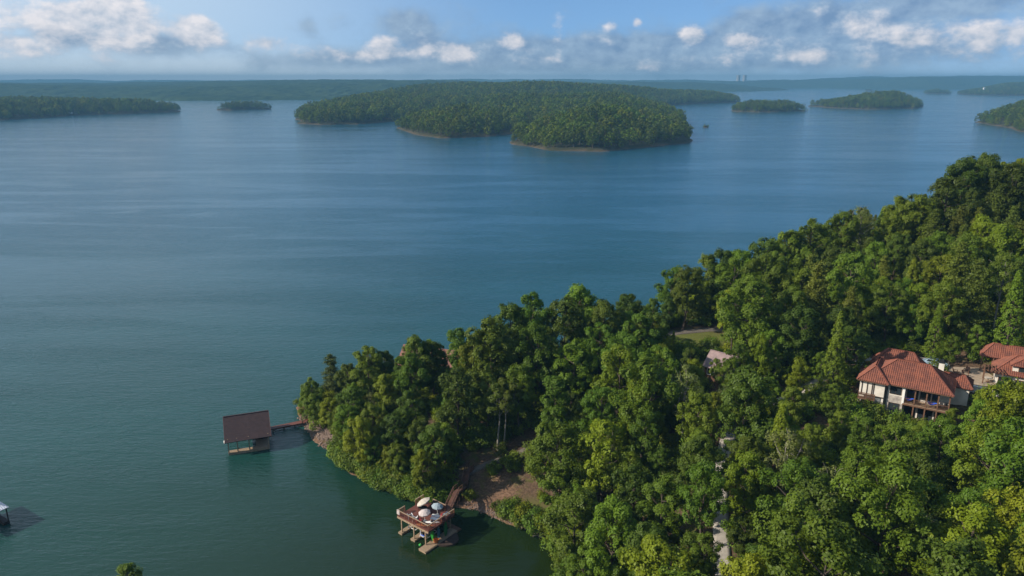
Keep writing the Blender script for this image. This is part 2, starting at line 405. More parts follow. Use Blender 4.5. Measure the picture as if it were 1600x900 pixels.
# ---------------------------------------------------------------- lake and land
WB = 8400
np_w = MB().face([(-WB, -1400, 0), (WB, -1400, 0), (WB, 9500, 0), (-WB, 9500, 0)])
tag(np_w.build('water', M['water']), 'calm blue-green lake surface with rippled lanes', kind='structure')

def grid_mesh(name, xs, ys, zf, m, attrs):
    gx, gy = np.meshgrid(xs, ys); z = zf(gx, gy); ny, nx = gx.shape
    V = np.stack([gx.ravel(), gy.ravel(), z.ravel()], 1)
    i = np.arange(nx*ny).reshape(ny, nx)
    F = np.stack([i[:-1, :-1], i[:-1, 1:], i[1:, 1:], i[1:, :-1]], -1).reshape(-1, 4)
    keep = (z.ravel()[F] > -2.4).any(1)
    return mesh_obj(name, np_mesh(name, V, F[keep], [m], attrs={k: f(gx.ravel(), gy.ravel(), z.ravel()) for k, f in attrs.items()}, smooth=True))
def ell_w(x, y, cx, cy, rx, ry): return np.exp(-(((x-cx)/rx)**2+((y-cy)/ry)**2)**2)
def lawn_w(x, y, z):
    return np.clip(.9*ell_w(x, y, 2.2, 106.3, 4.2, 3.6)+1.3*ell_w(x, y, 40, 150, 9, 7)+.9*ell_w(x, y, 40, 138, 5, 5), 0, 1)
def bank_w(x, y, z):
    return np.clip(sstep(.55, .1, z)*.9+.95*ell_w(x, y, -3.6, 111.6, 4.2, 4.6)*(.75+.5*wob(x, y, 1.7, 3.)), 0, 1)
fine = np.concatenate([np.arange(-100, -60, 2.5), np.arange(-60, 60, .9), np.arange(60, 130, 1.6), np.arange(130, 431, 5)])
finey = np.concatenate([np.arange(-60, 60, 4), np.arange(60, 180, .9), np.arange(180, 431, 4)])
tag(grid_mesh('ground', fine, finey, ground_z, M['ground'], dict(lawn=lawn_w, bank=bank_w)), 'wooded ground of the near shore with a grassy clearing', kind='structure')
def gz(x, y): return float(ground_z(np.array([float(x)]), np.array([float(y)]))[0])

def idw(x, y, pts, soft):
    n = np.zeros(x.shape); wt = np.zeros(x.shape)
    for hx, hy, hz in pts:
        k = 1./((x-hx)**2+(y-hy)**2+soft**2)**1.5
        n += k*hz; wt += k
    return n/wt
RND = np.random.RandomState(11)
ISLANDS = [
 # name, label, shore, heights, ramp, ground step, tree spacing, tree size
 ('island', 'long wooded island peninsula in the middle of the lake, its rocky lobes toward us',
  [(-410,1423),(-354,1253),(-312,1217),(-254,1235),(-215,1312),(-120,1420),(-150,1260),(-182,1134),(-140,1023),(-88,931),(-40,960),(35,1080),(30,985),(-2,880),(0,837),(40,767),(91,752),(153,800),(203,868),
   (249,1062),(300,1330),(325,1554),(362,1760),(300,1830),(395,2000),(438,2150),(528,2261),(741,2458),(800,2700),(600,2850),(300,3000),(0,2900),(-250,2500),(-420,2000),(-455,1650)],
  [(90,880,25),(150,960,20),(60,1110,2),(-80,1050,22),(-10,1190,4),(0,1480,25),(-120,1400,2),(-140,1310,4),(-320,1340,13),(-390,1450,8),(-250,1620,19),(100,1980,44),(300,1960,36),(160,1700,17),(-100,2200,36),(300,2400,32),(600,2600,12),(200,1250,19),(200,1450,25),(520,2450,18)], 125., 6., 10.2, 1.5),
 ('island', 'low flat-topped wooded island right of the main one',
  [(512,1748),(560,1705),(620,1725),(688,1750),(690,1800),(620,1850),(540,1830)], [(600,1780,6)], 40., 4., 8.5, 1.15),
 ('island', 'humped wooded island toward the right with a low tail of trees',
  [(829,1949),(905,1862),(1040,1930),(1145,2094),(1125,2190),(980,2170),(900,2110),(858,2112),(830,2100),(838,2060)], [(930,1990,13),(1040,2080,25),(1110,2110,18),(845,2090,2)], 75., 5., 9., 1.25),
 ('island', 'small dark wooded island on the left far water',
  [(-720,1826),(-680,1812),(-605,1866),(-610,1910),(-700,1900)], [(-660,1860,4)], 30., 4., 8.5, 1.1),
 ('island', 'low wooded spit reaching in from the left edge',
  [(-1700,1120),(-1100,1300),(-926,1354),(-889,1555),(-800,1640),(-758,1715),(-800,1790),(-1000,1850),(-1500,1900),(-1900,1500)],
  [(-950,1550,12),(-850,1700,9),(-1100,1500,14),(-1400,1400,14)], 70., 9., 9.5, 1.25),
 ('island', 'wooded headland with a rocky foot cut by the right edge',
  [(770,1182),(742,1110),(716,1042),(760,985),(900,960),(1100,1050),(1150,1300),(900,1380),(800,1290)], [(850,1130,17),(1000,1200,24)], 60., 5., 8.5, 1.15),
 ('island', 'far low wooded island near the right edge',
  [(2240,4130),(2205,4010),(2275,3930),(2330,4000),(2310,4150)], [(2270,4040,8)], 60., 20., 11., 1.15),
 ('island', 'far long wooded shore running off the right edge',
  [(2300,3900),(2250,3650),(2090+180,3600),(2600,3480),(3600,3400),(3900,4200),(2700,4500)], [(2500,3750,20),(2800,3900,42),(3300,3900,40)], 220., 40., 12., 1.25),
 ('island', 'tiny far islet with sunlit scrub',
  [(2372,5100),(2400,5060),(2440,5100),(2410,5160)], [(2400,5100,4)], 25., 14., 11., .7),
 ('island', 'little rock with one bush standing off the main island',
  [(293,1150),(298,1146),(304,1150),(298,1155)], [(298,1150,1.2)], 3., 1.2, 4., .42),
 ('island', 'speck of wooded rock between the two right islands',
  [(775,2480),(792,2470),(806,2480),(792,2492)], [(790,2480,2)], 8., 5., 6., .6),
]
def bank_i(x, y, z): return sstep(.8, .2, z+1.0*wob(x, y, 17.))
forest_pts, forest_lab = [], []
for nm, lab, sh, hp, ramp, step, tsp, tsz in ISLANDS:
    p = np.array(sh, float); lo, hi = p.min(0)-step*2, p.max(0)+step*2
    amp = min(8., ramp*.12)
    def dfun(x, y, sh=sh, amp=amp, ramp=ramp):
        return poly_dist(x, y, sh)+amp*wob(x, y, ramp*.45, 1.)+amp*.4*wob(x, y, ramp*.15, 4.)
    def zf(x, y, dfun=dfun, hp=hp, ramp=ramp):
        d = dfun(x, y); h = idw(x, y, hp, min(ramp, 60.))*(1+.16*wob(x, y, ramp*1.6, 2.))
        return np.where(d > 0, np.minimum(.45*np.maximum(d, 0), 2.6)+h*sstep(0, ramp, d), np.maximum(d*.25, -3.))
    tag(grid_mesh(nm, np.arange(lo[0], hi[0], step), np.arange(lo[1], hi[1], step), zf, M['island'], dict(bank=bank_i)), lab, kind='structure')
    gx, gy = np.meshgrid(np.arange(lo[0], hi[0], tsp), np.arange(lo[1], hi[1], tsp*.95))
    gx = (gx+RND.uniform(-.48, .48, gx.shape)*tsp).ravel(); gy = (gy+RND.uniform(-.48, .48, gy.shape)*tsp).ravel()
    d = dfun(gx, gy); k = d > -.6+RND.uniform(0, 1., d.shape)
    # only what can be seen from over the lake: the frame's wedge and a margin
    k &= (np.abs(gx) < .78*gy+150)
    gx, gy, d = gx[k], gy[k], d[k]
    z = zf(gx, gy)
    forest_pts.append((nm, lab, np.stack([gx, gy, z-.3], 1), tsz*(.48+.70*RND.rand(len(gx)))*(1-.25*np.exp(-d/9.))))

def hills(name, label, poly, prof, step, rough, ramp):
    p = np.array(poly, float); lo, hi = p.min(0), p.max(0)
    def zf(x, y):
        d = poly_dist(x, y, poly)+ramp*.25*wob(x, y, ramp*.9, 3.)
        h = idw(x, y, prof, ramp)*(1+.34*wob(x, y, ramp*1.1, 1.)+.16*wob(x, y, ramp*.4, 6.))
        r = np.random.RandomState(4).uniform(-1, 1, x.shape)
        return np.where(d > 0, 9*sstep(0, step*1.2, d)+h*sstep(0, ramp, d)+r*rough*sstep(0, step*2, d), -3.)
    o = grid_mesh(name, np.arange(lo[0]-step, hi[0]+step*2, step), np.arange(lo[1]-step, hi[1]+step*2, step), zf, M['hillwood'], {})
    for f in o.data.polygons: f.use_smooth = False
    return tag(o, label, kind='structure')
hills('hills', 'long blue wooded ridge behind the left water',
      [(-3200,2900),(-1830,2690),(-1162,2608),(-760,2760),(-300,2820),(-150,3100),(300,3600),(900,4300),(900,5200),(-3500,5200)],
      [(-1800,3400,24),(-1800,4200,47),(-1200,3300,26),(-1200,4000,52),(-700,3500,41),(-300,3700,44),(100,4300,50),(-2600,3900,54),(500,4700,48),(-2300,3300,38),(-1500,4500,51),(-400,4400,53)], 22., 4.0, 500.)
hills('hills', 'low wooded land behind the main island on the right',
      [(500,4600),(1000,4700),(1445,4810),(2050,5500),(2000,5900),(800,6200),(0,6000)], [(1000,5300,40),(1700,5500,42),(600,5500,44)], 32., 4.5, 400.)
hills('hills', 'far blue hills along the horizon on the right',
      [(1300,6900),(2000,6600),(2700,6900),(3409,6100),(4200,6300),(4900,6900),(6500,6500),(7000,8200),(1000,8200)],
      [(1500,7600,52),(2300,7600,58),(3000,7500,66),(3600,7000,70),(4300,7300,78),(5200,7600,74),(2600,7000,46),(4100,6500,60)], 45., 5., 600.)
hills('hills', 'faint farthest ridge across the whole horizon',
      [(-8000,8000),(-3000,7700),(0,7900),(3000,7700),(8000,7800),(8000,9300),(-8000,9300)],
      [(-6000,8700,62),(-2500,8600,58),(-1000,8500,64),(400,8600,60),(1800,8600,60),(5000,8600,84),(7500,8600,84)], 80., 5., 600.)
TREE_KINDS = ['oak', 'dark', 'yellow', 'tall', 'spire', 'pine', 'pale', 'conifer', 'birch']
TREE_GROUPS = [
'',
'bright yellow-green leafy trees around the lawn and curved lane',
'bright yellow-green leafy trees in the bottom right corner',
'bright yellow-green leafy trees on the bank left of the party dock',
'bright yellow-green leafy trees on the hillside above the houses',
'bright yellow-green leafy trees right of the concrete driveway',
'dense dark green trees above the shaded gravel path',
'dense dark green trees around the lawn and curved lane',
'dense dark green trees in the bottom centre beside the cove',
'dense dark green trees midway along the wooded point',
'dense dark green trees on the hillside above the houses',
'dense dark green trees on the lakeshore left of the lane',
'dense dark green trees right behind the tile-roofed houses',
'large dense dark green trees above the shaded gravel path',
'large dense dark green trees around the lawn and curved lane',
'large dense dark green trees on the hilltop skyline',
'large light green spire-shaped trees right behind the tile-roofed houses',
'large olive pine with layered branches on the hillside above the houses',
'large olive pine with layered branches on the upper hillside',
'large round mid-green broadleaf trees above the shaded gravel path',
'large round mid-green broadleaf trees around the lawn and curved lane',
'large round mid-green broadleaf trees in the bottom centre beside the cove',
'large round mid-green broadleaf trees in the bottom right corner',
'large round mid-green broadleaf trees left of the concrete driveway',
'large round mid-green broadleaf trees on the hillside above the houses',
'large round mid-green broadleaf trees on the hilltop skyline',
'light green spire-shaped trees on the hillside above the houses',
'narrow green trees on the hillside above the houses',
'olive pine with layered branches on the hillside above the houses',
'olive pine with layered branches on the upper hillside',
'round mid-green broadleaf trees above the shaded gravel path',
'round mid-green broadleaf trees around the lawn and curved lane',
'round mid-green broadleaf trees at the point tip by the footbridge',
'round mid-green broadleaf trees beside the small pink-grey roof',
'round mid-green broadleaf trees in the bottom centre beside the cove',
'round mid-green broadleaf trees in the bottom right corner',
'round mid-green broadleaf trees left of the concrete driveway',
'round mid-green broadleaf trees midway along the wooded point',
'round mid-green broadleaf trees on the bank left of the party dock',
'round mid-green broadleaf trees on the hillside above the houses',
'round mid-green broadleaf trees on the lakeshore left of the lane',
'round mid-green broadleaf trees on the slope below the big house',
'slim pale-trunked trees behind the gravel path',
'small dense dark green trees on the lakeshore left of the lane',
'small narrow green trees right behind the tile-roofed houses',
'small round mid-green broadleaf trees above the shaded gravel path',
'small round mid-green broadleaf trees beside the small pink-grey roof',
'small round mid-green broadleaf trees on the bank left of the party dock',
'small round mid-green broadleaf trees on the slope below the big house',
'thin trees with pale limbs in the bottom right corner']
TREE_LABELS = [
'bright yellow-green leafy tree beside the small pink-grey roof',
'bright yellow-green leafy tree midway along the wooded point',
'bright yellow-green leafy tree on the hilltop skyline',
'bright yellow-green leafy tree on the upper hillside',
'bright yellow-green leafy tree right behind the tile-roofed houses',
'dark conical conifer at the point tip by the footbridge',
'dense dark green tree at the point tip by the footbridge',
'dense dark green tree in the bottom right corner',
'dense dark green tree left of the concrete driveway',
'dense dark green tree on the bank left of the party dock',
'dense dark green tree on the slope below the big house',
'dense dark green tree on the upper hillside',
'dense dark green tree right of the concrete driveway',
'fifth from left, large round mid-green broadleaf tree around the lawn and curved lane',
'fifth from left, round mid-green broadleaf tree above the shaded gravel path',
'fifth from left, round mid-green broadleaf tree on the hillside above the houses',
'fifth from left, small round mid-green broadleaf tree on the bank left of the party dock',
'fourth from left, large round mid-green broadleaf tree around the lawn and curved lane',
'fourth from left, olive pine with layered branches on the upper hillside',
'fourth from left, round mid-green broadleaf tree above the shaded gravel path',
'fourth from left, round mid-green broadleaf tree on the bank left of the party dock',
'fourth from left, round mid-green broadleaf tree on the hillside above the houses',
'fourth from left, round mid-green broadleaf tree on the slope below the big house',
'fourth from left, small round mid-green broadleaf tree on the bank left of the party dock',
'large bright yellow-green leafy tree above the shaded gravel path',
'large bright yellow-green leafy tree in the bottom centre beside the cove',
'large bright yellow-green leafy tree in the bottom right corner',
'large bright yellow-green leafy tree left of the concrete driveway',
'large bright yellow-green leafy tree on the slope below the big house',
'large bright yellow-green leafy tree on the upper hillside',
'large dense dark green tree beside the small pink-grey roof',
'large dense dark green tree in the bottom right corner',
'large dense dark green tree on the bank left of the party dock',
'large light green spire-shaped tree in the bottom right corner',
'large light green spire-shaped tree on the hillside above the houses',
'large narrow green tree in the bottom centre beside the cove',
'large narrow green tree midway along the wooded point',
'large narrow green tree on the slope below the big house',
'large round mid-green broadleaf tree on the right bank of the grassy clearing',
'large round mid-green broadleaf tree on the slope below the big house',
'large round mid-green broadleaf tree on the upper hillside',
'large thin tree with pale limbs on the hilltop skyline',
'left of two slim pale-trunked trees behind the gravel path',
'leftmost bright yellow-green leafy tree around the lawn and curved lane',
'leftmost bright yellow-green leafy tree in the bottom right corner',
'leftmost bright yellow-green leafy tree on the bank left of the party dock',
'leftmost bright yellow-green leafy tree on the hillside above the houses',
'leftmost bright yellow-green leafy tree right of the concrete driveway',
'leftmost dense dark green tree above the shaded gravel path',
'leftmost dense dark green tree around the lawn and curved lane',
'leftmost dense dark green tree in the bottom centre beside the cove',
'leftmost dense dark green tree midway along the wooded point',
'leftmost dense dark green tree on the hillside above the houses',
'leftmost dense dark green tree on the lakeshore left of the lane',
'leftmost dense dark green tree right behind the tile-roofed houses',
'leftmost large dense dark green tree above the shaded gravel path',
'leftmost large dense dark green tree around the lawn and curved lane',
'leftmost large dense dark green tree on the hilltop skyline',
'leftmost large light green spire-shaped tree right behind the tile-roofed houses',
'leftmost large olive pine with layered branches on the hillside above the houses',
'leftmost large olive pine with layered branches on the upper hillside',
'leftmost large round mid-green broadleaf tree above the shaded gravel path',
'leftmost large round mid-green broadleaf tree around the lawn and curved lane',
'leftmost large round mid-green broadleaf tree in the bottom centre beside the cove',
'leftmost large round mid-green broadleaf tree in the bottom right corner',
'leftmost large round mid-green broadleaf tree left of the concrete driveway',
'leftmost large round mid-green broadleaf tree on the hillside above the houses',
'leftmost large round mid-green broadleaf tree on the hilltop skyline',
'leftmost light green spire-shaped tree on the hillside above the houses',
'leftmost narrow green tree on the hillside above the houses',
'leftmost olive pine with layered branches on the hillside above the houses',
'leftmost olive pine with layered branches on the upper hillside',
'leftmost round mid-green broadleaf tree above the shaded gravel path',
'leftmost round mid-green broadleaf tree around the lawn and curved lane',
'leftmost round mid-green broadleaf tree at the point tip by the footbridge',
'leftmost round mid-green broadleaf tree beside the small pink-grey roof',
'leftmost round mid-green broadleaf tree in the bottom centre beside the cove',
'leftmost round mid-green broadleaf tree in the bottom right corner',
'leftmost round mid-green broadleaf tree left of the concrete driveway',
'leftmost round mid-green broadleaf tree midway along the wooded point',
'leftmost round mid-green broadleaf tree on the bank left of the party dock',
'leftmost round mid-green broadleaf tree on the hillside above the houses',
'leftmost round mid-green broadleaf tree on the lakeshore left of the lane',
'leftmost round mid-green broadleaf tree on the slope below the big house',
'leftmost small dense dark green tree on the lakeshore left of the lane',
'leftmost small narrow green tree right behind the tile-roofed houses',
'leftmost small round mid-green broadleaf tree above the shaded gravel path',
'leftmost small round mid-green broadleaf tree beside the small pink-grey roof',
'leftmost small round mid-green broadleaf tree on the bank left of the party dock',
'leftmost small round mid-green broadleaf tree on the slope below the big house',
'leftmost thin tree with pale limbs in the bottom right corner',
'light green spire-shaped tree on the hilltop skyline',
'light green spire-shaped tree right of the concrete driveway',
'middle bright yellow-green leafy tree around the lawn and curved lane',
'middle bright yellow-green leafy tree on the hillside above the houses',
'middle dense dark green tree around the lawn and curved lane',
'middle dense dark green tree on the hillside above the houses',
'middle dense dark green tree right behind the tile-roofed houses',
'middle large round mid-green broadleaf tree in the bottom centre beside the cove',
'middle large round mid-green broadleaf tree in the bottom right corner',
'middle light green spire-shaped tree on the hillside above the houses',
'middle olive pine with layered branches on the hillside above the houses',
'middle round mid-green broadleaf tree midway along the wooded point',
'middle small round mid-green broadleaf tree on the slope below the big house',
'narrow green tree above the shaded gravel path',
'narrow green tree around the lawn and curved lane',
'narrow green tree in the bottom right corner',
'narrow green tree left of the concrete driveway',
'narrow green tree on the slope below the big house',
'right of two slim pale-trunked trees behind the gravel path',
'rightmost bright yellow-green leafy tree around the lawn and curved lane',
'rightmost bright yellow-green leafy tree in the bottom right corner',
'rightmost bright yellow-green leafy tree on the bank left of the party dock',
'rightmost bright yellow-green leafy tree on the hillside above the houses',
'rightmost bright yellow-green leafy tree right of the concrete driveway',
'rightmost dense dark green tree above the shaded gravel path',
'rightmost dense dark green tree around the lawn and curved lane',
'rightmost dense dark green tree in the bottom centre beside the cove',
'rightmost dense dark green tree midway along the wooded point',
'rightmost dense dark green tree on the hillside above the houses',
'rightmost dense dark green tree on the lakeshore left of the lane',
'rightmost dense dark green tree right behind the tile-roofed houses',
'rightmost large dense dark green tree above the shaded gravel path',
'rightmost large dense dark green tree around the lawn and curved lane',
'rightmost large dense dark green tree on the hilltop skyline',
'rightmost large light green spire-shaped tree right behind the tile-roofed houses',
'rightmost large olive pine with layered branches on the hillside above the houses',
'rightmost large olive pine with layered branches on the upper hillside',
'rightmost large round mid-green broadleaf tree above the shaded gravel path',
'rightmost large round mid-green broadleaf tree around the lawn and curved lane',
'rightmost large round mid-green broadleaf tree in the bottom centre beside the cove',
'rightmost large round mid-green broadleaf tree in the bottom right corner',
'rightmost large round mid-green broadleaf tree left of the concrete driveway',
'rightmost large round mid-green broadleaf tree on the hillside above the houses',
'rightmost large round mid-green broadleaf tree on the hilltop skyline',
'rightmost light green spire-shaped tree on the hillside above the houses',
'rightmost narrow green tree on the hillside above the houses',
'rightmost olive pine with layered branches on the hillside above the houses',
'rightmost olive pine with layered branches on the upper hillside',
'rightmost round mid-green broadleaf tree above the shaded gravel path',
'rightmost round mid-green broadleaf tree around the lawn and curved lane',
'rightmost round mid-green broadleaf tree at the point tip by the footbridge',
'rightmost round mid-green broadleaf tree beside the small pink-grey roof',
'rightmost round mid-green broadleaf tree in the bottom centre beside the cove',
'rightmost round mid-green broadleaf tree in the bottom right corner',
'rightmost round mid-green broadleaf tree left of the concrete driveway',
'rightmost round mid-green broadleaf tree midway along the wooded point',
'rightmost round mid-green broadleaf tree on the bank left of the party dock',
'rightmost round mid-green broadleaf tree on the hillside above the houses',
'rightmost round mid-green broadleaf tree on the lakeshore left of the lane',
'rightmost round mid-green broadleaf tree on the slope below the big house',
'rightmost small dense dark green tree on the lakeshore left of the lane',
'rightmost small narrow green tree right behind the tile-roofed houses',
'rightmost small round mid-green broadleaf tree above the shaded gravel path',
'rightmost small round mid-green broadleaf tree beside the small pink-grey roof',
'rightmost small round mid-green broadleaf tree on the bank left of the party dock',
'rightmost small round mid-green broadleaf tree on the slope below the big house',
'rightmost thin tree with pale limbs in the bottom right corner',
'round mid-green broadleaf tree on the right bank of the grassy clearing',
'round mid-green broadleaf tree on the upper hillside',
'second from left, bright yellow-green leafy tree on the bank left of the party dock',
'second from left, dense dark green tree on the lakeshore left of the lane',
'second from left, large dense dark green tree on the hilltop skyline',
'second from left, large olive pine with layered branches on the hillside above the houses',
'second from left, large olive pine with layered branches on the upper hillside',
'second from left, large round mid-green broadleaf tree above the shaded gravel path',
'second from left, large round mid-green broadleaf tree around the lawn and curved lane',
'second from left, large round mid-green broadleaf tree on the hilltop skyline',
'second from left, olive pine with layered branches on the upper hillside',
'second from left, round mid-green broadleaf tree above the shaded gravel path',
'second from left, round mid-green broadleaf tree around the lawn and curved lane',
'second from left, round mid-green broadleaf tree beside the small pink-grey roof',
'second from left, round mid-green broadleaf tree in the bottom centre beside the cove',
'second from left, round mid-green broadleaf tree left of the concrete driveway',
'second from left, round mid-green broadleaf tree on the bank left of the party dock',
'second from left, round mid-green broadleaf tree on the hillside above the houses',
'second from left, round mid-green broadleaf tree on the lakeshore left of the lane',
'second from left, round mid-green broadleaf tree on the slope below the big house',
'second from left, small round mid-green broadleaf tree on the bank left of the party dock',
'seventh from left, round mid-green broadleaf tree on the hillside above the houses',
'sixth from left, large round mid-green broadleaf tree around the lawn and curved lane',
'sixth from left, round mid-green broadleaf tree on the hillside above the houses',
'small bright yellow-green leafy tree at the point tip by the footbridge',
'small bright yellow-green leafy tree beside the small pink-grey roof',
'small bright yellow-green leafy tree left of the concrete driveway',
'small bright yellow-green leafy tree on the bank left of the party dock',
'small bright yellow-green leafy tree on the lakeshore left of the lane',
'small bright yellow-green leafy tree on the slope below the big house',
'small dense dark green tree above the shaded gravel path',
'small dense dark green tree left of the concrete driveway',
'small dense dark green tree on the bank left of the party dock',
'small dense dark green tree right of the concrete driveway',
'small light green spire-shaped tree left of the concrete driveway',
'small light green spire-shaped tree on the bank left of the party dock',
'small narrow green tree left of the concrete driveway',
'small narrow green tree on the slope below the big house',
'small olive pine with layered branches on the hillside above the houses',
'small round mid-green broadleaf tree at the point tip by the footbridge',
'small round mid-green broadleaf tree by the open water at the bottom edge',
'small round mid-green broadleaf tree in the bottom centre beside the cove',
'small round mid-green broadleaf tree on the hilltop skyline',
'small round mid-green broadleaf tree on the lakeshore left of the lane',
'small round mid-green broadleaf tree right behind the tile-roofed houses',
'small round mid-green broadleaf tree right of the concrete driveway',
'small thin tree with pale limbs on the bank left of the party dock',
'tall tree with a bare whitish trunk above the right-hand house',
'thin tree with pale limbs left of the concrete driveway',
'thin tree with pale limbs right of the concrete driveway',
'third from left, bright yellow-green leafy tree on the bank left of the party dock',
'third from left, dense dark green tree on the lakeshore left of the lane',
'third from left, large dense dark green tree on the hilltop skyline',
'third from left, large olive pine with layered branches on the hillside above the houses',
'third from left, large olive pine with layered branches on the upper hillside',
'third from left, large round mid-green broadleaf tree above the shaded gravel path',
'third from left, large round mid-green broadleaf tree around the lawn and curved lane',
'third from left, large round mid-green broadleaf tree on the hilltop skyline',
'third from left, olive pine with layered branches on the upper hillside',
'third from left, round mid-green broadleaf tree above the shaded gravel path',
'third from left, round mid-green broadleaf tree around the lawn and curved lane',
'third from left, round mid-green broadleaf tree beside the small pink-grey roof',
'third from left, round mid-green broadleaf tree in the bottom centre beside the cove',
'third from left, round mid-green broadleaf tree left of the concrete driveway',
'third from left, round mid-green broadleaf tree on the bank left of the party dock',
'third from left, round mid-green broadleaf tree on the hillside above the houses',
'third from left, round mid-green broadleaf tree on the lakeshore left of the lane',
'third from left, round mid-green broadleaf tree on the slope below the big house',
'third from left, small round mid-green broadleaf tree on the bank left of the party dock']
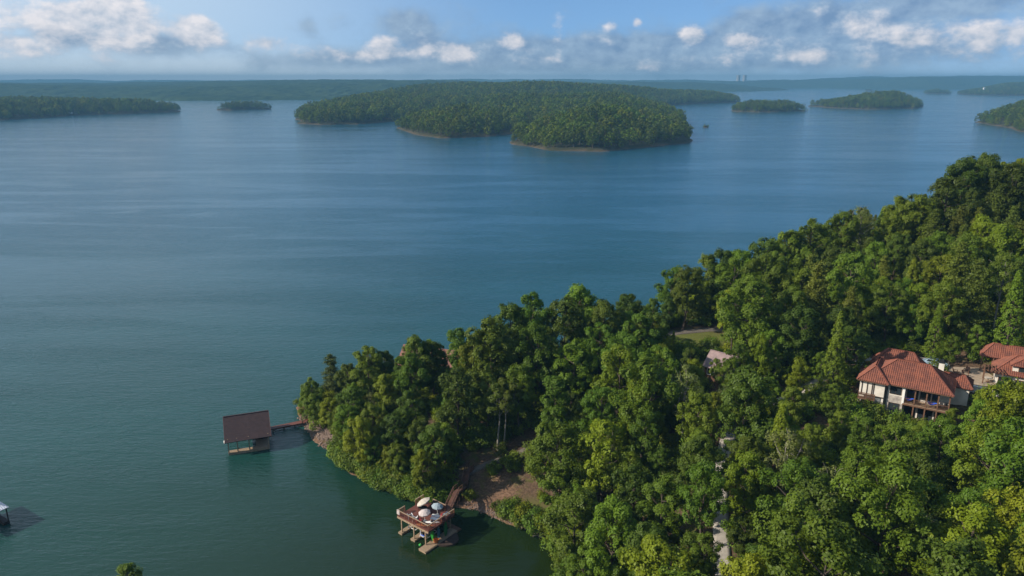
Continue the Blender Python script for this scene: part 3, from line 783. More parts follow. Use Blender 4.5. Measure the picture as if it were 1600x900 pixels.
# x, y, ground z, kind, height, label of each tree that shows in the photograph
TREES = [
(39.4,67.8,13.15,0,19.6,131,22),(28.0,56.8,12.42,0,19.8,99,22),(21.3,107.2,8.61,0,19.9,65,23),(33.7,96.7,13.80,1,17.2,30,0),(23.5,79.0,13.15,0,13.0,143,34),(39.9,56.2,13.32,1,17.4,31,0),
(13.0,81.6,2.81,0,16.0,98,21),(44.5,131.3,15.27,0,19.9,214,20),(8.7,88.0,0.50,0,16.4,63,21),(14.1,101.9,2.87,2,17.6,24,0),(-10.0,122.7,3.91,1,16.4,32,0),(57.5,74.9,14.39,3,19.2,37,0),
(7.0,104.3,1.01,0,17.8,38,0),(-4.2,131.7,6.28,1,20.6,55,13),(46.5,64.2,13.35,2,15.9,44,2),(58.9,81.0,14.40,0,16.9,39,0),(52.3,125.1,15.90,1,15.5,54,12),(29.8,82.9,13.58,2,11.3,114,5),
(15.7,67.4,6.02,2,17.3,25,0),(28.6,63.9,12.40,0,17.6,64,22),(19.5,83.6,8.36,0,12.7,220,34),(38.9,156.7,15.32,1,15.5,49,7),(55.1,116.4,16.12,4,16.9,58,16),(88.4,123.1,21.10,4,17.3,34,0),
(72.4,133.9,19.34,0,14.0,15,39),(4.6,132.0,6.38,0,18.7,213,19),(11.5,129.0,8.12,0,15.3,217,30),(57.5,88.3,14.71,0,12.2,22,41),(85.1,129.1,21.05,5,17.6,126,17),(67.3,139.8,18.52,0,19.1,66,24),
(1.3,126.4,5.04,0,14.8,169,30),(22.8,61.1,11.80,2,14.2,47,5),(118.1,172.8,30.91,1,20.9,124,15),(10.4,142.0,9.45,1,18.4,122,13),(79.8,129.3,19.77,0,14.9,148,39),(33.3,76.3,13.14,0,14.7,77,35),
(-19.8,133.1,5.14,0,14.1,102,37),(28.5,101.0,13.16,0,12.0,145,36),(103.2,173.0,27.07,1,21.8,57,15),(20.4,101.4,7.99,3,13.9,107,0),(48.2,77.4,13.98,1,14.1,10,0),(-13.2,114.3,1.20,0,12.1,147,38),
(94.6,168.4,25.34,0,19.5,134,25),(112.3,181.4,31.96,1,20.4,162,15),(66.0,88.5,15.33,2,16.9,28,0),(7.9,118.8,5.47,3,15.2,104,0),(24.2,86.0,12.83,1,13.0,8,0),(51.9,63.2,13.55,4,18.6,33,0),
(17.1,91.3,4.80,1,13.6,50,8),(58.7,135.5,16.86,5,19.7,163,17),(34.8,83.8,13.49,6,14.3,207,0),(53.6,150.1,15.66,0,19.8,17,20),(83.0,171.2,23.76,6,18.1,41,0),(-27.6,119.9,0.24,2,11.6,45,3),
(-15.2,111.8,0.28,2,9.6,208,3),(15.6,54.4,10.58,0,18.1,130,21),(-29.6,141.3,4.77,0,12.6,79,37),(18.8,118.8,8.65,2,17.4,27,0),(32.9,69.6,12.95,1,15.8,7,0),(98.3,143.9,26.25,2,16.6,29,0),
(49.8,85.2,14.29,0,13.5,225,41),(15.0,113.4,7.84,0,13.0,14,30),(44.2,122.2,15.23,2,11.6,0,0),(7.5,101.5,0.59,0,12.0,158,0),(76.8,125.2,19.52,4,12.3,100,26),(90.4,129.8,22.13,8,17.8,205,0),
(-2.6,121.5,3.87,8,13.9,42,42),(22.0,72.0,12.73,0,8.0,199,0),(27.5,107.5,12.41,6,14.6,206,0),(71.0,170.3,18.94,0,19.4,67,25),(76.3,131.8,19.67,0,9.8,181,39),(84.6,134.2,21.49,5,19.3,211,17),
(-19.3,138.9,5.69,0,15.2,146,37),(42.4,93.5,14.18,0,9.2,83,41),(53.8,133.7,16.05,0,16.3,129,20),(17.4,135.2,10.73,0,13.7,19,30),(25.1,136.3,11.36,0,14.5,224,40),(44.3,106.5,14.81,0,9.0,142,33),
(48.9,115.4,15.49,2,9.5,4,0),(54.2,69.0,14.02,2,14.2,111,2),(-21.5,120.5,1.40,1,11.0,9,0),(-0.7,145.0,8.39,0,17.5,61,19),(91.2,170.0,24.86,0,19.0,215,25),(58.5,119.9,17.49,1,11.9,121,12),
(-18.9,124.4,2.58,0,12.3,222,38),(18.7,140.6,11.28,1,15.6,115,6),(49.5,158.0,15.72,0,16.3,166,20),(4.0,145.2,8.29,0,19.6,165,19),(-40.5,152.1,1.17,7,10.2,5,0),(48.8,165.2,16.33,1,16.5,56,14),
(14.2,149.1,9.99,0,18.9,128,19),(91.1,142.9,23.16,0,17.7,133,24),(-25.1,133.6,4.02,2,10.8,160,3),(50.0,93.6,14.75,0,9.7,177,41),(79.0,172.0,23.15,0,17.2,167,25),(-16.5,118.5,1.72,0,11.0,20,38),
(50.4,101.4,14.86,0,7.0,103,48),(88.3,163.8,23.90,1,12.8,11,0),(64.6,168.8,17.53,0,18.8,180,20),(87.9,153.3,24.01,1,13.6,96,10),(-25.0,119.0,0.46,0,8.0,226,47),(31.3,88.3,13.52,1,11.0,12,0),
(9.5,84.0,0.99,0,10.0,76,34),(52.7,110.3,15.51,0,6.9,89,48),(-10.7,138.2,6.39,3,16.5,36,0),(84.8,125.6,20.21,0,7.2,202,0),(49.8,56.4,13.32,2,19.6,26,0),(-4.5,126.1,5.56,0,12.3,72,30),
(28.0,76.0,13.33,1,7.0,191,0),(80.9,158.1,21.33,0,14.9,223,39),(36.5,90.2,13.44,4,14.9,92,0),(16.0,75.6,6.44,1,12.7,117,8),(85.8,141.4,21.83,2,15.1,113,4),(-41.6,139.9,0.40,0,10.4,74,32),
(63.3,130.5,18.71,5,14.4,70,28),(-31.5,128.0,0.63,0,10.0,80,38),(-19.5,115.5,0.63,0,7.0,16,47),(-31.2,132.0,1.62,0,11.2,141,32),(37.6,76.7,12.98,6,13.9,90,49),(-26.0,124.5,1.49,0,11.0,174,38),
(42.0,79.6,13.35,3,14.5,108,0),(17.7,98.4,5.10,0,11.6,78,36),(119.6,184.4,34.29,1,18.6,210,15),(77.1,120.5,19.67,3,7.7,152,44),(25.3,116.8,9.55,0,17.0,132,23),(-16.1,139.6,6.04,1,13.3,118,9),
(28.9,141.5,12.29,1,12.9,120,11),(92.9,155.6,26.03,0,13.0,159,0),(-50.3,81.7,0.71,0,8.6,198,0),(102.6,156.3,27.10,2,15.2,3,0),(94.1,160.4,25.49,5,17.1,60,18),(101.0,162.6,26.20,5,16.6,164,18),
(20.8,127.7,9.15,0,15.9,82,40),(78.2,134.5,19.92,2,12.9,94,4),(-40.0,138.0,0.46,0,8.0,197,0),(73.2,161.2,19.00,1,15.4,52,10),(59.6,126.4,17.95,1,13.0,97,12),(-34.1,142.5,3.23,1,10.1,6,0),
(60.1,147.4,16.86,0,15.9,81,39),(37.6,118.3,14.71,0,9.4,75,33),(22.4,98.7,10.06,3,7.0,194,0),(-36.5,134.0,0.84,2,8.5,182,0),(25.5,157.1,9.87,1,14.2,53,11),(54.3,119.9,16.33,3,8.3,85,44),
(53.0,73.9,14.08,0,11.1,144,35),(48.9,183.1,3.29,1,13.3,95,7),(112.2,168.2,28.33,5,16.2,212,18),(47.0,126.0,15.60,0,11.0,219,33),(81.0,143.0,20.76,4,15.1,68,26),(-1.4,121.8,4.08,8,14.4,109,42),
(79.0,150.5,20.52,5,13.7,101,28),(58.7,166.5,17.25,1,17.6,123,14),(-20.2,115.9,0.62,0,8.2,23,47),(72.6,139.5,19.18,0,12.1,21,39),(44.1,138.3,15.17,0,14.4,218,31),(66.6,161.9,17.46,0,15.7,175,39),
(109.1,157.4,27.10,5,16.6,127,18),(66.5,134.1,18.85,3,12.0,69,27),(40.5,122.7,14.94,0,9.9,171,33),(12.5,119.1,7.54,0,8.3,86,45),(-26.7,143.4,6.15,1,9.7,51,9),(35.5,157.2,15.12,1,7.8,151,43),
(66.8,94.9,15.97,0,10.8,150,41),(43.5,179.8,2.84,0,9.9,73,31),(-22.0,117.2,0.61,2,7.0,185,0),(52.9,163.9,16.92,0,15.9,140,31),(37.5,165.7,13.19,0,12.0,149,40),(43.2,162.3,15.28,2,10.9,43,1),
(-34.0,131.0,0.72,0,8.0,88,47),(-12.0,117.0,2.08,2,10.0,112,3),(33.7,129.6,14.30,1,7.1,189,0),(35.0,61.1,12.80,3,12.0,106,0),(13.1,62.6,6.04,0,15.4,172,34),(46.6,167.3,15.98,0,14.9,170,31),
(-7.6,136.4,6.51,2,15.3,1,0),(19.5,147.6,10.82,0,15.0,139,30),(43.5,113.8,15.18,0,7.0,154,46),(31.9,119.5,12.81,0,9.5,173,36),(103.6,146.1,27.00,5,15.4,138,29),(32.7,161.2,13.64,1,8.2,84,43),
(9.8,57.5,5.23,3,19.9,35,0),(66.8,101.3,15.84,3,6.6,195,0),(38.0,126.9,14.63,0,5.7,87,46),(57.8,155.3,16.72,0,17.1,13,20),(117.0,178.5,32.68,5,13.1,18,29),(40.8,172.3,9.05,0,17.6,62,20),
(65.0,154.4,17.61,5,16.0,59,17),(60.6,97.9,15.48,0,6.4,156,48),(90.9,133.6,22.32,5,7.4,196,0),(33.3,142.2,13.67,4,6.8,192,0),(24.8,150.6,10.78,0,11.4,176,40),(77.1,138.4,19.89,3,13.0,136,27),
(104.7,141.2,25.64,0,17.5,40,0),(-14.0,112.5,0.66,1,5.5,190,0),(73.8,105.3,15.96,2,7.8,187,0),(106.6,164.9,26.83,5,15.3,216,29),(93.1,137.6,22.32,4,12.1,135,26),(99.6,139.5,24.02,1,13.1,119,10),
(45.1,69.3,13.30,6,11.6,157,49),(30.7,137.6,12.85,2,7.7,186,0),(93.8,149.4,26.59,5,14.5,168,29),(77.1,146.8,20.05,2,10.8,46,4),(27.2,164.3,8.34,1,14.1,161,11),(45.3,144.1,15.40,2,13.4,110,1),
(-30.0,124.0,0.55,0,7.5,178,47),(52.4,187.7,1.25,3,9.4,105,0),(-24.7,129.3,3.05,4,7.5,193,0),(16.2,128.5,8.81,0,7.5,153,45),(-1.7,138.4,7.28,1,15.4,48,6),(41.0,99.6,14.26,0,7.7,203,0),
(10.8,124.6,7.69,1,7.0,188,0),(-28.5,135.3,3.35,6,6.5,204,0),(32.2,106.5,14.82,2,8.0,183,0),(33.3,124.7,13.68,2,7.4,184,0),(82.1,164.2,22.16,5,13.2,71,29),(29.3,154.9,12.20,0,9.0,201,0),
(-16.5,114.3,0.82,0,6.5,155,47),(95.5,133.4,22.29,5,14.8,137,28),(26.6,93.5,13.48,0,9.0,221,36),(50.2,175.4,13.10,2,10.5,93,1),(142.1,204.3,39.78,4,9.9,91,0),(46.2,173.2,11.80,1,9.3,116,7),
(158.2,229.3,36.08,2,10.8,2,0),(100.8,195.7,27.91,0,8.3,200,0),(77.1,98.8,16.92,4,18.2,125,16),(32.6,173.2,3.17,1,13.3,209,11),(85.6,147.1,22.29,0,9.1,179,39)]
# trees of the wood that stand wholly behind others
MORE_TREES = [
(29.8,149.1,12.62,2,8.6,0),(96.6,153.5,26.95,4,10.9,0),(75.4,172.3,21.67,6,11.2,0),(25.2,136.9,11.40,1,13.0,0),(34.0,108.8,14.65,6,8.2,0),(44.4,83.8,13.57,6,11.3,0),
(-27.5,121.0,0.64,1,6.5,0),(-43.5,143.5,0.45,0,7.0,0),(-45.0,147.0,0.75,2,5.5,0),(10.0,96.0,1.15,0,11.0,0),(10.5,90.0,1.02,2,11.0,0),(36.3,105.0,14.69,0,9.0,0),
(37.5,112.5,14.34,0,8.0,0),(101.6,132.6,22.82,5,14.3,0),(69.9,194.5,4.82,5,13.4,0),(125.2,171.0,31.40,4,14.3,0),(-7.3,44.0,4.13,0,14.0,0),(9.0,168.3,1.15,1,8.3,0),
(-11.7,32.9,9.62,0,18.2,0),(119.8,221.9,10.55,5,17.0,0),(38.5,41.5,13.00,1,13.9,0),(-47.1,52.3,4.24,1,16.5,0),(-22.0,49.2,4.17,0,14.7,0),(88.4,195.6,22.39,5,12.2,0),
(158.4,225.2,36.87,5,9.5,0),(131.1,179.0,32.85,0,14.1,0),(-7.9,144.5,7.50,2,10.9,0),(70.6,150.8,18.49,5,15.5,0),(14.3,158.6,8.24,3,16.5,0),(102.0,179.4,27.41,1,15.3,0),
(129.0,165.3,32.89,5,17.0,0),(115.2,203.1,31.83,5,7.7,0),(154.1,209.7,39.85,0,9.8,0),(140.1,238.3,7.07,5,13.3,0),(177.1,235.0,40.01,5,10.2,0),(1.6,51.2,4.86,2,18.0,0),
(124.9,198.4,33.57,4,14.4,0),(-29.9,40.2,7.49,3,16.2,0),(86.3,175.0,24.37,5,13.9,0),(179.5,261.5,17.48,4,14.6,0),(2.6,152.4,8.38,2,14.0,0),(121.5,192.3,34.15,0,15.1,0),
(61.6,185.9,10.30,5,15.7,0),(-21.6,151.6,5.53,0,9.9,0),(168.1,242.0,36.92,4,7.8,0),(54.4,176.0,15.77,4,12.4,0),(78.5,181.7,24.09,0,10.9,0),(163.3,257.6,3.21,5,10.9,0),
(4.5,58.8,1.87,2,15.4,0),(95.3,124.9,21.61,5,17.6,0),(152.9,225.8,36.39,1,7.7,0),(111.1,197.1,32.11,5,6.7,0),(144.8,222.2,36.53,4,9.6,0),(119.6,214.2,25.77,4,10.5,0),
(165.9,236.7,36.64,5,8.7,0),(-35.4,34.6,7.31,1,15.8,0),(109.3,192.1,31.72,4,7.9,0),(167.9,229.2,37.51,3,10.8,0),(55.3,92.3,14.96,3,8.2,0),(143.0,194.4,39.74,0,12.2,0),
(-20.1,30.5,9.25,1,14.3,0),(196.0,257.8,39.94,5,8.4,0),(100.0,191.2,27.35,1,10.3,0),(33.2,47.2,12.63,0,15.3,0),(159.3,204.9,39.70,3,12.8,0),(187.3,244.8,41.21,0,8.9,0),
(89.4,182.5,24.62,5,14.0,0),(1.1,32.6,10.52,1,13.5,0),(23.1,35.8,11.96,0,16.7,0),(1.6,43.9,8.88,4,18.4,0),(198.0,281.6,2.54,2,10.8,0),(-15.3,50.5,1.37,1,9.5,0),
(7.7,45.1,10.39,0,15.2,0),(59.8,67.4,14.28,0,17.7,0),(-39.2,44.4,5.83,1,12.4,0),(130.1,185.8,33.56,2,15.9,0),(-57.9,65.1,3.37,0,11.4,0),(85.1,202.5,6.28,3,15.4,0),
(117.6,152.4,31.38,4,15.9,0),(83.2,103.3,17.86,0,16.4,0),(171.7,260.0,8.33,5,11.7,0),(133.0,172.4,32.10,5,19.0,0),(116.2,158.3,29.97,5,15.0,0),(160.0,248.7,14.72,5,16.4,0),
(200.6,275.1,21.51,4,15.5,0),(126.7,226.3,11.48,5,15.8,0),(150.4,198.5,40.25,6,11.7,0),(-41.7,73.9,1.53,0,6.5,0),(171.4,254.3,21.34,1,16.5,0),(136.3,210.6,37.22,3,12.1,0),
(16.2,44.2,11.37,2,17.3,0),(15.0,35.1,11.49,1,17.3,0),(32.3,31.1,12.86,3,19.2,0),(4.1,38.3,10.57,6,19.5,0),(-2.2,157.4,6.58,3,10.4,0),(137.9,224.8,32.71,0,11.6,0),
(70.4,85.9,15.65,0,17.2,0),(29.7,168.7,5.68,6,13.2,0),(187.5,272.9,5.80,5,12.0,0),(95.1,182.8,26.88,5,11.9,0),(106.1,217.1,3.23,2,13.9,0),(-31.2,51.1,5.23,0,15.7,0),
(186.2,264.8,22.76,2,15.0,0),(-47.2,67.8,3.32,6,10.0,0),(169.1,247.5,33.29,5,8.7,0),(-6.6,50.5,1.21,0,13.0,0),(-29.8,66.2,0.80,3,13.0,0),(25.9,42.1,12.17,0,19.2,0),
(100.4,199.5,27.33,5,7.0,0),(69.3,184.7,18.90,4,12.2,0),(121.2,160.6,32.18,4,19.6,0),(5.0,68.8,0.77,0,11.8,0),(190.5,260.9,37.86,5,8.3,0),(143.3,230.8,29.31,5,17.5,0),
(-32.4,153.7,3.25,6,7.7,0),(131.0,218.8,33.49,4,8.9,0),(167.2,219.5,37.80,2,12.7,0),(176.6,244.7,39.11,4,7.9,0),(216.7,290.0,13.17,5,16.5,0),(-25.0,38.4,8.03,0,16.8,0),
(48.2,136.5,15.54,4,14.5,0),(96.5,212.2,1.78,1,9.3,0),(-33.3,158.9,1.19,2,9.1,0),(65.8,78.8,14.56,1,14.0,0),(-39.9,65.4,3.10,0,12.9,0),(73.6,188.9,17.13,5,13.4,0),
(211.9,292.9,1.51,0,10.3,0),(143.8,183.9,36.42,0,17.9,0),(20.3,172.0,0.55,3,11.0,0),(74.2,93.6,16.91,0,14.3,0),(108.0,137.2,24.74,4,14.3,0),(221.9,293.3,12.95,4,17.4,0),
(147.4,212.7,39.25,0,7.9,0),(77.1,192.5,15.81,5,15.0,0),(7.4,154.1,9.08,0,12.6,0),(210.6,277.0,31.38,4,14.4,0),(-52.1,72.9,2.80,1,5.8,0),(225.5,298.0,9.33,5,15.7,0),
(83.6,193.3,20.72,1,12.5,0),(115.0,220.3,7.91,0,13.8,0),(148.3,235.3,27.19,2,18.3,0),(45.1,49.8,13.34,3,20.0,0),(128.6,203.4,34.20,4,14.8,0),(198.0,267.0,35.04,5,11.0,0),
(73.4,177.4,22.05,5,12.6,0),(208.2,282.4,15.04,0,14.8,0),(-6.9,166.7,0.69,6,11.5,0),(57.3,182.6,9.39,0,18.9,0),(187.4,253.6,39.79,5,7.5,0),(133.9,197.7,36.22,5,11.0,0),
(98.8,204.9,17.28,5,17.9,0),(132.8,191.3,34.63,5,14.6,0),(101.0,124.7,22.96,0,14.6,0),(193.2,277.1,3.74,5,11.7,0),(130.9,232.9,4.16,5,13.7,0),(158.0,216.9,38.43,5,12.3,0),
(-14.8,43.7,5.01,0,14.5,0),(-32.4,61.7,1.77,3,14.4,0),(136.2,183.2,34.08,2,14.7,0),(-11.2,132.6,5.97,0,8.7,0),(153.3,218.9,38.16,5,10.7,0),(22.1,50.2,11.93,6,16.1,0),
(145.9,245.6,1.37,5,10.3,0),(112.3,213.8,15.91,5,17.9,0),(1.9,167.6,0.55,0,13.1,0),(133.7,237.3,1.80,0,9.3,0),(91.4,202.3,14.83,5,16.9,0),(64.0,193.0,2.29,4,12.6,0),
(93.2,187.7,26.24,5,10.2,0),(55.3,140.6,15.98,1,13.7,0),(-6.3,150.5,7.74,0,10.7,0),(40.0,47.9,12.95,0,16.2,0),(107.5,205.6,27.91,0,8.0,0),(120.1,200.8,33.15,0,12.3,0),
(228.5,305.0,1.26,0,10.3,0),(180.8,241.6,40.43,5,8.1,0),(113.0,150.2,27.85,5,17.9,0),(114.9,193.5,33.90,0,9.4,0),(116.8,207.9,31.32,0,6.7,0),(4.8,161.0,5.29,6,15.4,0),
(179.5,251.4,38.76,0,6.4,0),(165.2,224.0,37.35,0,12.8,0),(195.1,271.3,20.75,4,16.7,0),(137.5,201.2,38.43,4,10.0,0),(-17.6,146.4,5.91,0,10.9,0),(-50.0,58.9,3.62,1,14.8,0),
(148.2,205.9,40.20,5,9.8,0),(175.2,265.7,2.89,0,10.2,0),(-41.5,58.3,4.06,0,16.8,0),(175.9,228.1,39.51,1,12.5,0),(-1.8,38.8,9.56,3,18.8,0),(162.2,211.1,39.09,3,11.8,0),
(30.8,37.8,12.59,1,14.8,0),(145.7,200.5,40.24,5,9.8,0),(160.6,240.3,34.00,5,9.9,0),(91.9,207.5,5.43,5,12.7,0),(-29.1,161.9,1.09,1,6.6,0),(73.9,197.5,4.53,2,11.5,0),
(58.1,190.5,1.79,5,13.4,0),(134.5,205.5,36.89,1,11.9,0),(126.4,159.3,34.60,5,15.5,0),(17.5,165.5,4.40,0,16.5,0),(-33.9,71.0,1.02,0,10.4,0),(217.2,297.1,0.76,0,9.8,0),
(137.3,217.3,36.10,0,11.0,0),(8.5,30.1,11.25,1,14.5,0),(172.1,238.9,38.21,1,8.6,0),(179.6,268.9,1.99,0,9.0,0),(97.6,173.4,26.39,1,12.8,0),(193.1,267.3,27.79,5,13.5,0),
(203.3,279.2,14.93,0,9.4,0),(-24.3,55.3,2.25,0,8.2,0),(153.3,201.8,40.26,0,12.3,0),(123.5,217.1,27.22,4,10.0,0),(129.8,209.2,34.54,5,12.7,0),(-32.3,30.2,8.08,0,10.1,0),
(136.0,230.6,16.77,5,10.4,0),(165.1,250.8,18.55,5,11.0,0),(115.8,164.4,29.07,1,9.0,0),(147.9,191.1,39.81,3,11.8,0),(116.1,146.0,29.71,5,13.2,0),(103.6,210.9,11.27,4,12.5,0),
(21.2,112.9,8.36,2,14.6,0),(176.5,255.8,29.41,4,14.3,0),(107.6,187.4,29.59,0,9.8,0),(121.3,155.7,33.90,5,10.7,0),(28.0,48.5,12.27,4,10.8,0),(-35.7,149.7,2.87,0,6.6,0),
(-36.1,56.8,3.67,3,9.2,0),(60.8,161.2,17.31,5,14.9,0),(-29.3,150.0,5.14,3,6.8,0),(213.8,286.2,16.53,0,10.1,0),(26.1,130.6,11.24,3,9.7,0),(27.2,123.2,10.81,0,10.3,0),
(100.7,149.6,27.24,5,13.0,0),(-38.8,158.2,0.48,1,5.9,0),(185.8,257.7,38.00,2,8.0,0),(23.0,168.1,3.55,0,10.6,0),(-6.7,35.8,9.67,0,14.4,0),(100.5,215.9,0.90,5,6.1,0),
(43.1,61.6,13.26,2,12.7,0),(7.5,53.1,6.87,3,11.3,0),(205.7,287.4,2.88,0,6.9,0),(-36.6,49.5,5.55,0,11.7,0),(105.1,195.8,29.30,0,10.2,0),(47.3,152.1,15.44,0,9.7,0),
(11.0,72.9,2.60,0,8.4,0),(-29.6,35.4,7.79,2,14.2,0),(49.2,142.8,15.45,2,11.0,0),(124.1,222.7,15.45,1,11.9,0),(5.9,138.5,8.03,3,10.3,0),(26.6,172.3,1.56,3,9.9,0),
(92.4,177.1,25.15,0,12.8,0),(159.4,236.3,35.31,1,8.6,0),(233.8,308.6,1.45,5,7.7,0),(201.7,263.7,38.86,0,9.3,0),(85.8,208.1,0.61,2,5.7,0),(128.8,197.0,34.16,0,10.4,0),
(20.8,30.5,12.07,2,10.8,0),(143.9,235.8,19.55,4,14.5,0),(61.7,174.9,17.57,0,9.8,0),(83.2,177.7,24.33,5,15.0,0),(18.4,155.8,9.51,0,11.8,0),(111.8,139.5,25.75,2,12.2,0),
(15.7,122.8,8.81,1,8.5,0),(108.2,153.2,27.13,5,10.3,0),(151.5,247.7,4.78,5,7.1,0),(48.9,70.7,13.55,4,11.1,0),(70.6,156.3,18.39,3,10.6,0),(152.1,240.0,23.08,5,14.9,0),
(107.3,133.3,24.24,5,10.0,0),(-13.3,167.0,0.45,0,8.9,0),(54.8,170.0,17.23,1,8.1,0),(155.6,246.9,12.69,3,10.8,0),(19.9,65.8,10.39,0,9.3,0),(27.4,30.9,12.33,3,10.2,0),
(87.5,188.7,24.68,4,10.5,0),(204.8,268.4,37.72,5,9.5,0),(141.4,200.1,39.61,0,10.2,0),(-25.0,32.4,8.66,0,12.1,0),(108.3,145.5,26.51,0,13.3,0),(174.0,249.2,36.39,4,9.5,0),
(80.4,198.3,8.38,4,10.8,0),(165.1,246.2,30.35,5,10.2,0),(132.1,223.6,27.31,5,11.5,0),(141.8,212.5,38.55,2,9.0,0),(-6.8,159.3,4.38,2,10.8,0),(62.6,181.8,15.40,2,10.0,0),
(18.3,48.3,11.39,1,11.1,0),(150.1,243.5,10.20,4,9.9,0),(162.6,229.4,36.57,5,11.8,0),(10.9,136.3,8.94,1,10.6,0),(75.0,155.4,19.54,3,10.5,0),(2.2,157.6,7.17,0,10.4,0),
(-36.1,40.0,6.68,3,12.9,0),(-33.3,45.0,6.33,3,11.6,0),(-29.1,45.0,6.96,2,10.8,0),(223.7,302.0,0.64,5,7.5,0),(171.5,233.0,38.45,5,10.2,0),(137.7,188.4,35.98,5,10.6,0),
(195.0,262.8,38.33,0,8.2,0),(8.3,111.3,3.31,0,11.0,0),(124.4,163.3,32.43,0,10.0,0),(78.7,166.7,21.63,3,9.8,0),(193.4,254.3,40.41,0,8.8,0),(144.3,241.5,6.40,5,9.3,0),
(-25.7,155.0,4.48,1,5.6,0),(-1.0,55.1,1.78,0,10.4,0),(64.0,72.9,14.39,0,14.5,0),(-3.6,163.2,2.29,0,8.3,0),(92.8,195.6,25.66,3,9.6,0),(39.4,87.5,13.40,3,8.4,0),
(54.3,96.9,14.93,0,6.7,0),(111.3,217.0,9.25,5,6.3,0),(-18.1,40.6,7.63,0,9.9,0),(86.2,170.6,24.01,0,7.4,0),(16.7,109.4,7.78,6,7.5,0),(98.8,183.1,27.30,1,7.0,0),
(79.7,109.0,18.36,0,5.8,0),(9.3,160.8,5.91,6,7.9,0),(127.6,173.8,31.75,5,7.4,0),(74.6,149.2,19.45,0,7.9,0),(-9.6,39.3,7.42,3,6.5,0),(78.2,176.4,23.64,1,8.6,0),
(113.6,153.8,28.35,4,7.8,0),(-43.4,68.0,3.03,1,7.2,0),(-54.4,68.8,3.42,1,8.5,0),(17.9,38.9,11.57,0,9.7,0),(196.5,278.0,7.76,5,7.3,0),(96.9,128.1,21.81,0,7.2,0),
(-47.6,73.5,2.37,0,6.6,0),(141.1,219.5,36.65,5,9.1,0),(147.3,196.0,40.30,4,6.7,0),(11.2,106.1,2.62,3,7.4,0),(9.6,35.0,10.96,0,8.3,0),(68.6,146.1,18.31,4,8.9,0),
(103.4,202.4,27.29,4,8.2,0),(131.3,215.1,34.47,0,9.3,0),(125.1,230.1,3.18,5,6.5,0),(-3.1,30.3,10.46,0,9.0,0),(139.5,232.9,18.15,1,5.7,0),(-25.4,137.9,4.90,2,7.1,0),
(46.6,90.1,14.46,3,7.9,0),(105.7,169.5,27.11,5,7.4,0),(-31.6,56.2,3.06,0,8.0,0),(34.1,53.2,12.73,0,8.2,0),(113.7,176.8,30.92,5,8.7,0),(48.0,147.4,15.34,0,8.3,0),
(121.2,169.0,30.82,0,6.5,0),(189.4,249.1,40.85,2,8.5,0),(149.6,220.7,37.58,5,7.1,0),(127.3,184.1,33.57,3,8.0,0),(169.4,262.4,1.58,5,5.7,0),(110.2,162.5,27.22,2,8.4,0),
(19.5,56.1,11.38,2,7.0,0),(97.2,178.6,26.98,5,8.2,0),(-50.9,65.4,3.56,1,6.3,0),(-12.0,127.2,5.17,3,9.1,0),(31.0,114.8,12.53,0,8.6,0),(24.1,110.5,8.87,2,7.5,0),
(-35.8,161.5,0.16,0,5.9,0),(55.1,159.0,16.94,1,8.6,0),(14.2,58.4,8.75,0,6.7,0),(51.0,60.1,13.34,0,8.7,0),(-28.7,62.5,0.87,2,5.9,0),(8.7,64.1,3.20,1,6.5,0),
(78.1,141.6,19.95,4,9.0,0),(108.7,175.6,28.40,5,7.6,0),(142.7,208.6,39.44,2,8.3,0),(94.7,198.6,24.53,5,9.0,0),(76.7,103.8,16.86,3,8.4,0),(170.7,222.1,37.98,5,9.1,0),
(85.0,107.2,18.87,0,7.7,0),(68.1,179.9,20.05,5,9.9,0),(62.0,91.1,15.29,2,7.3,0),(2.1,162.8,3.40,0,7.7,0),(-32.6,137.9,2.86,0,7.8,0),(13.6,167.2,2.25,3,6.4,0),
(113.4,143.7,27.38,4,9.5,0),(72.0,144.4,19.15,5,8.2,0),(32.5,166.3,9.35,0,9.0,0),(9.0,147.6,8.87,0,6.8,0),(63.2,143.1,17.57,5,10.0,0),(121.7,206.3,32.59,2,8.7,0),
(12.2,46.1,10.70,1,6.6,0),(126.6,210.9,33.18,3,8.4,0),(19.5,44.2,11.77,1,7.8,0),(189.0,266.9,22.18,5,6.7,0),(61.6,151.5,16.94,5,7.9,0),(155.3,213.9,39.10,5,8.1,0),
(152.2,231.7,35.13,5,7.0,0),(5.9,41.0,10.56,0,7.9,0),(203.4,271.9,33.83,5,7.3,0),(-54.6,59.5,3.54,3,8.9,0),(-5.8,141.9,7.64,2,7.0,0),(110.8,202.6,31.02,6,7.5,0),
(121.7,180.6,33.52,4,9.8,0),(206.2,275.2,30.61,4,9.7,0),(41.9,52.2,13.26,4,8.3,0),(66.5,83.5,14.74,3,7.9,0),(20.9,122.2,8.89,0,6.8,0),(50.9,138.5,15.61,2,7.4,0),
(13.3,39.6,11.22,2,9.8,0),(43.1,72.0,13.23,0,9.6,0),(-58.4,73.2,2.93,0,6.2,0),(64.7,188.9,9.11,1,5.6,0),(-39.3,77.4,0.63,0,5.7,0),(137.4,174.6,32.57,5,7.6,0),
(109.2,210.1,20.75,5,8.0,0),(37.7,63.2,13.17,1,5.8,0),(66.2,173.9,17.93,3,7.7,0),(139.8,180.9,34.21,5,7.2,0),(-29.8,69.7,0.18,0,5.9,0),(26.8,51.4,12.33,0,7.1,0),
(77.7,162.3,20.49,5,7.5,0),(80.6,188.8,23.86,5,8.0,0),(35.3,35.6,12.90,2,8.6,0),(74.6,167.4,20.01,2,7.1,0),(153.7,242.9,18.12,3,8.3,0),(152.3,215.2,38.90,4,9.3,0),
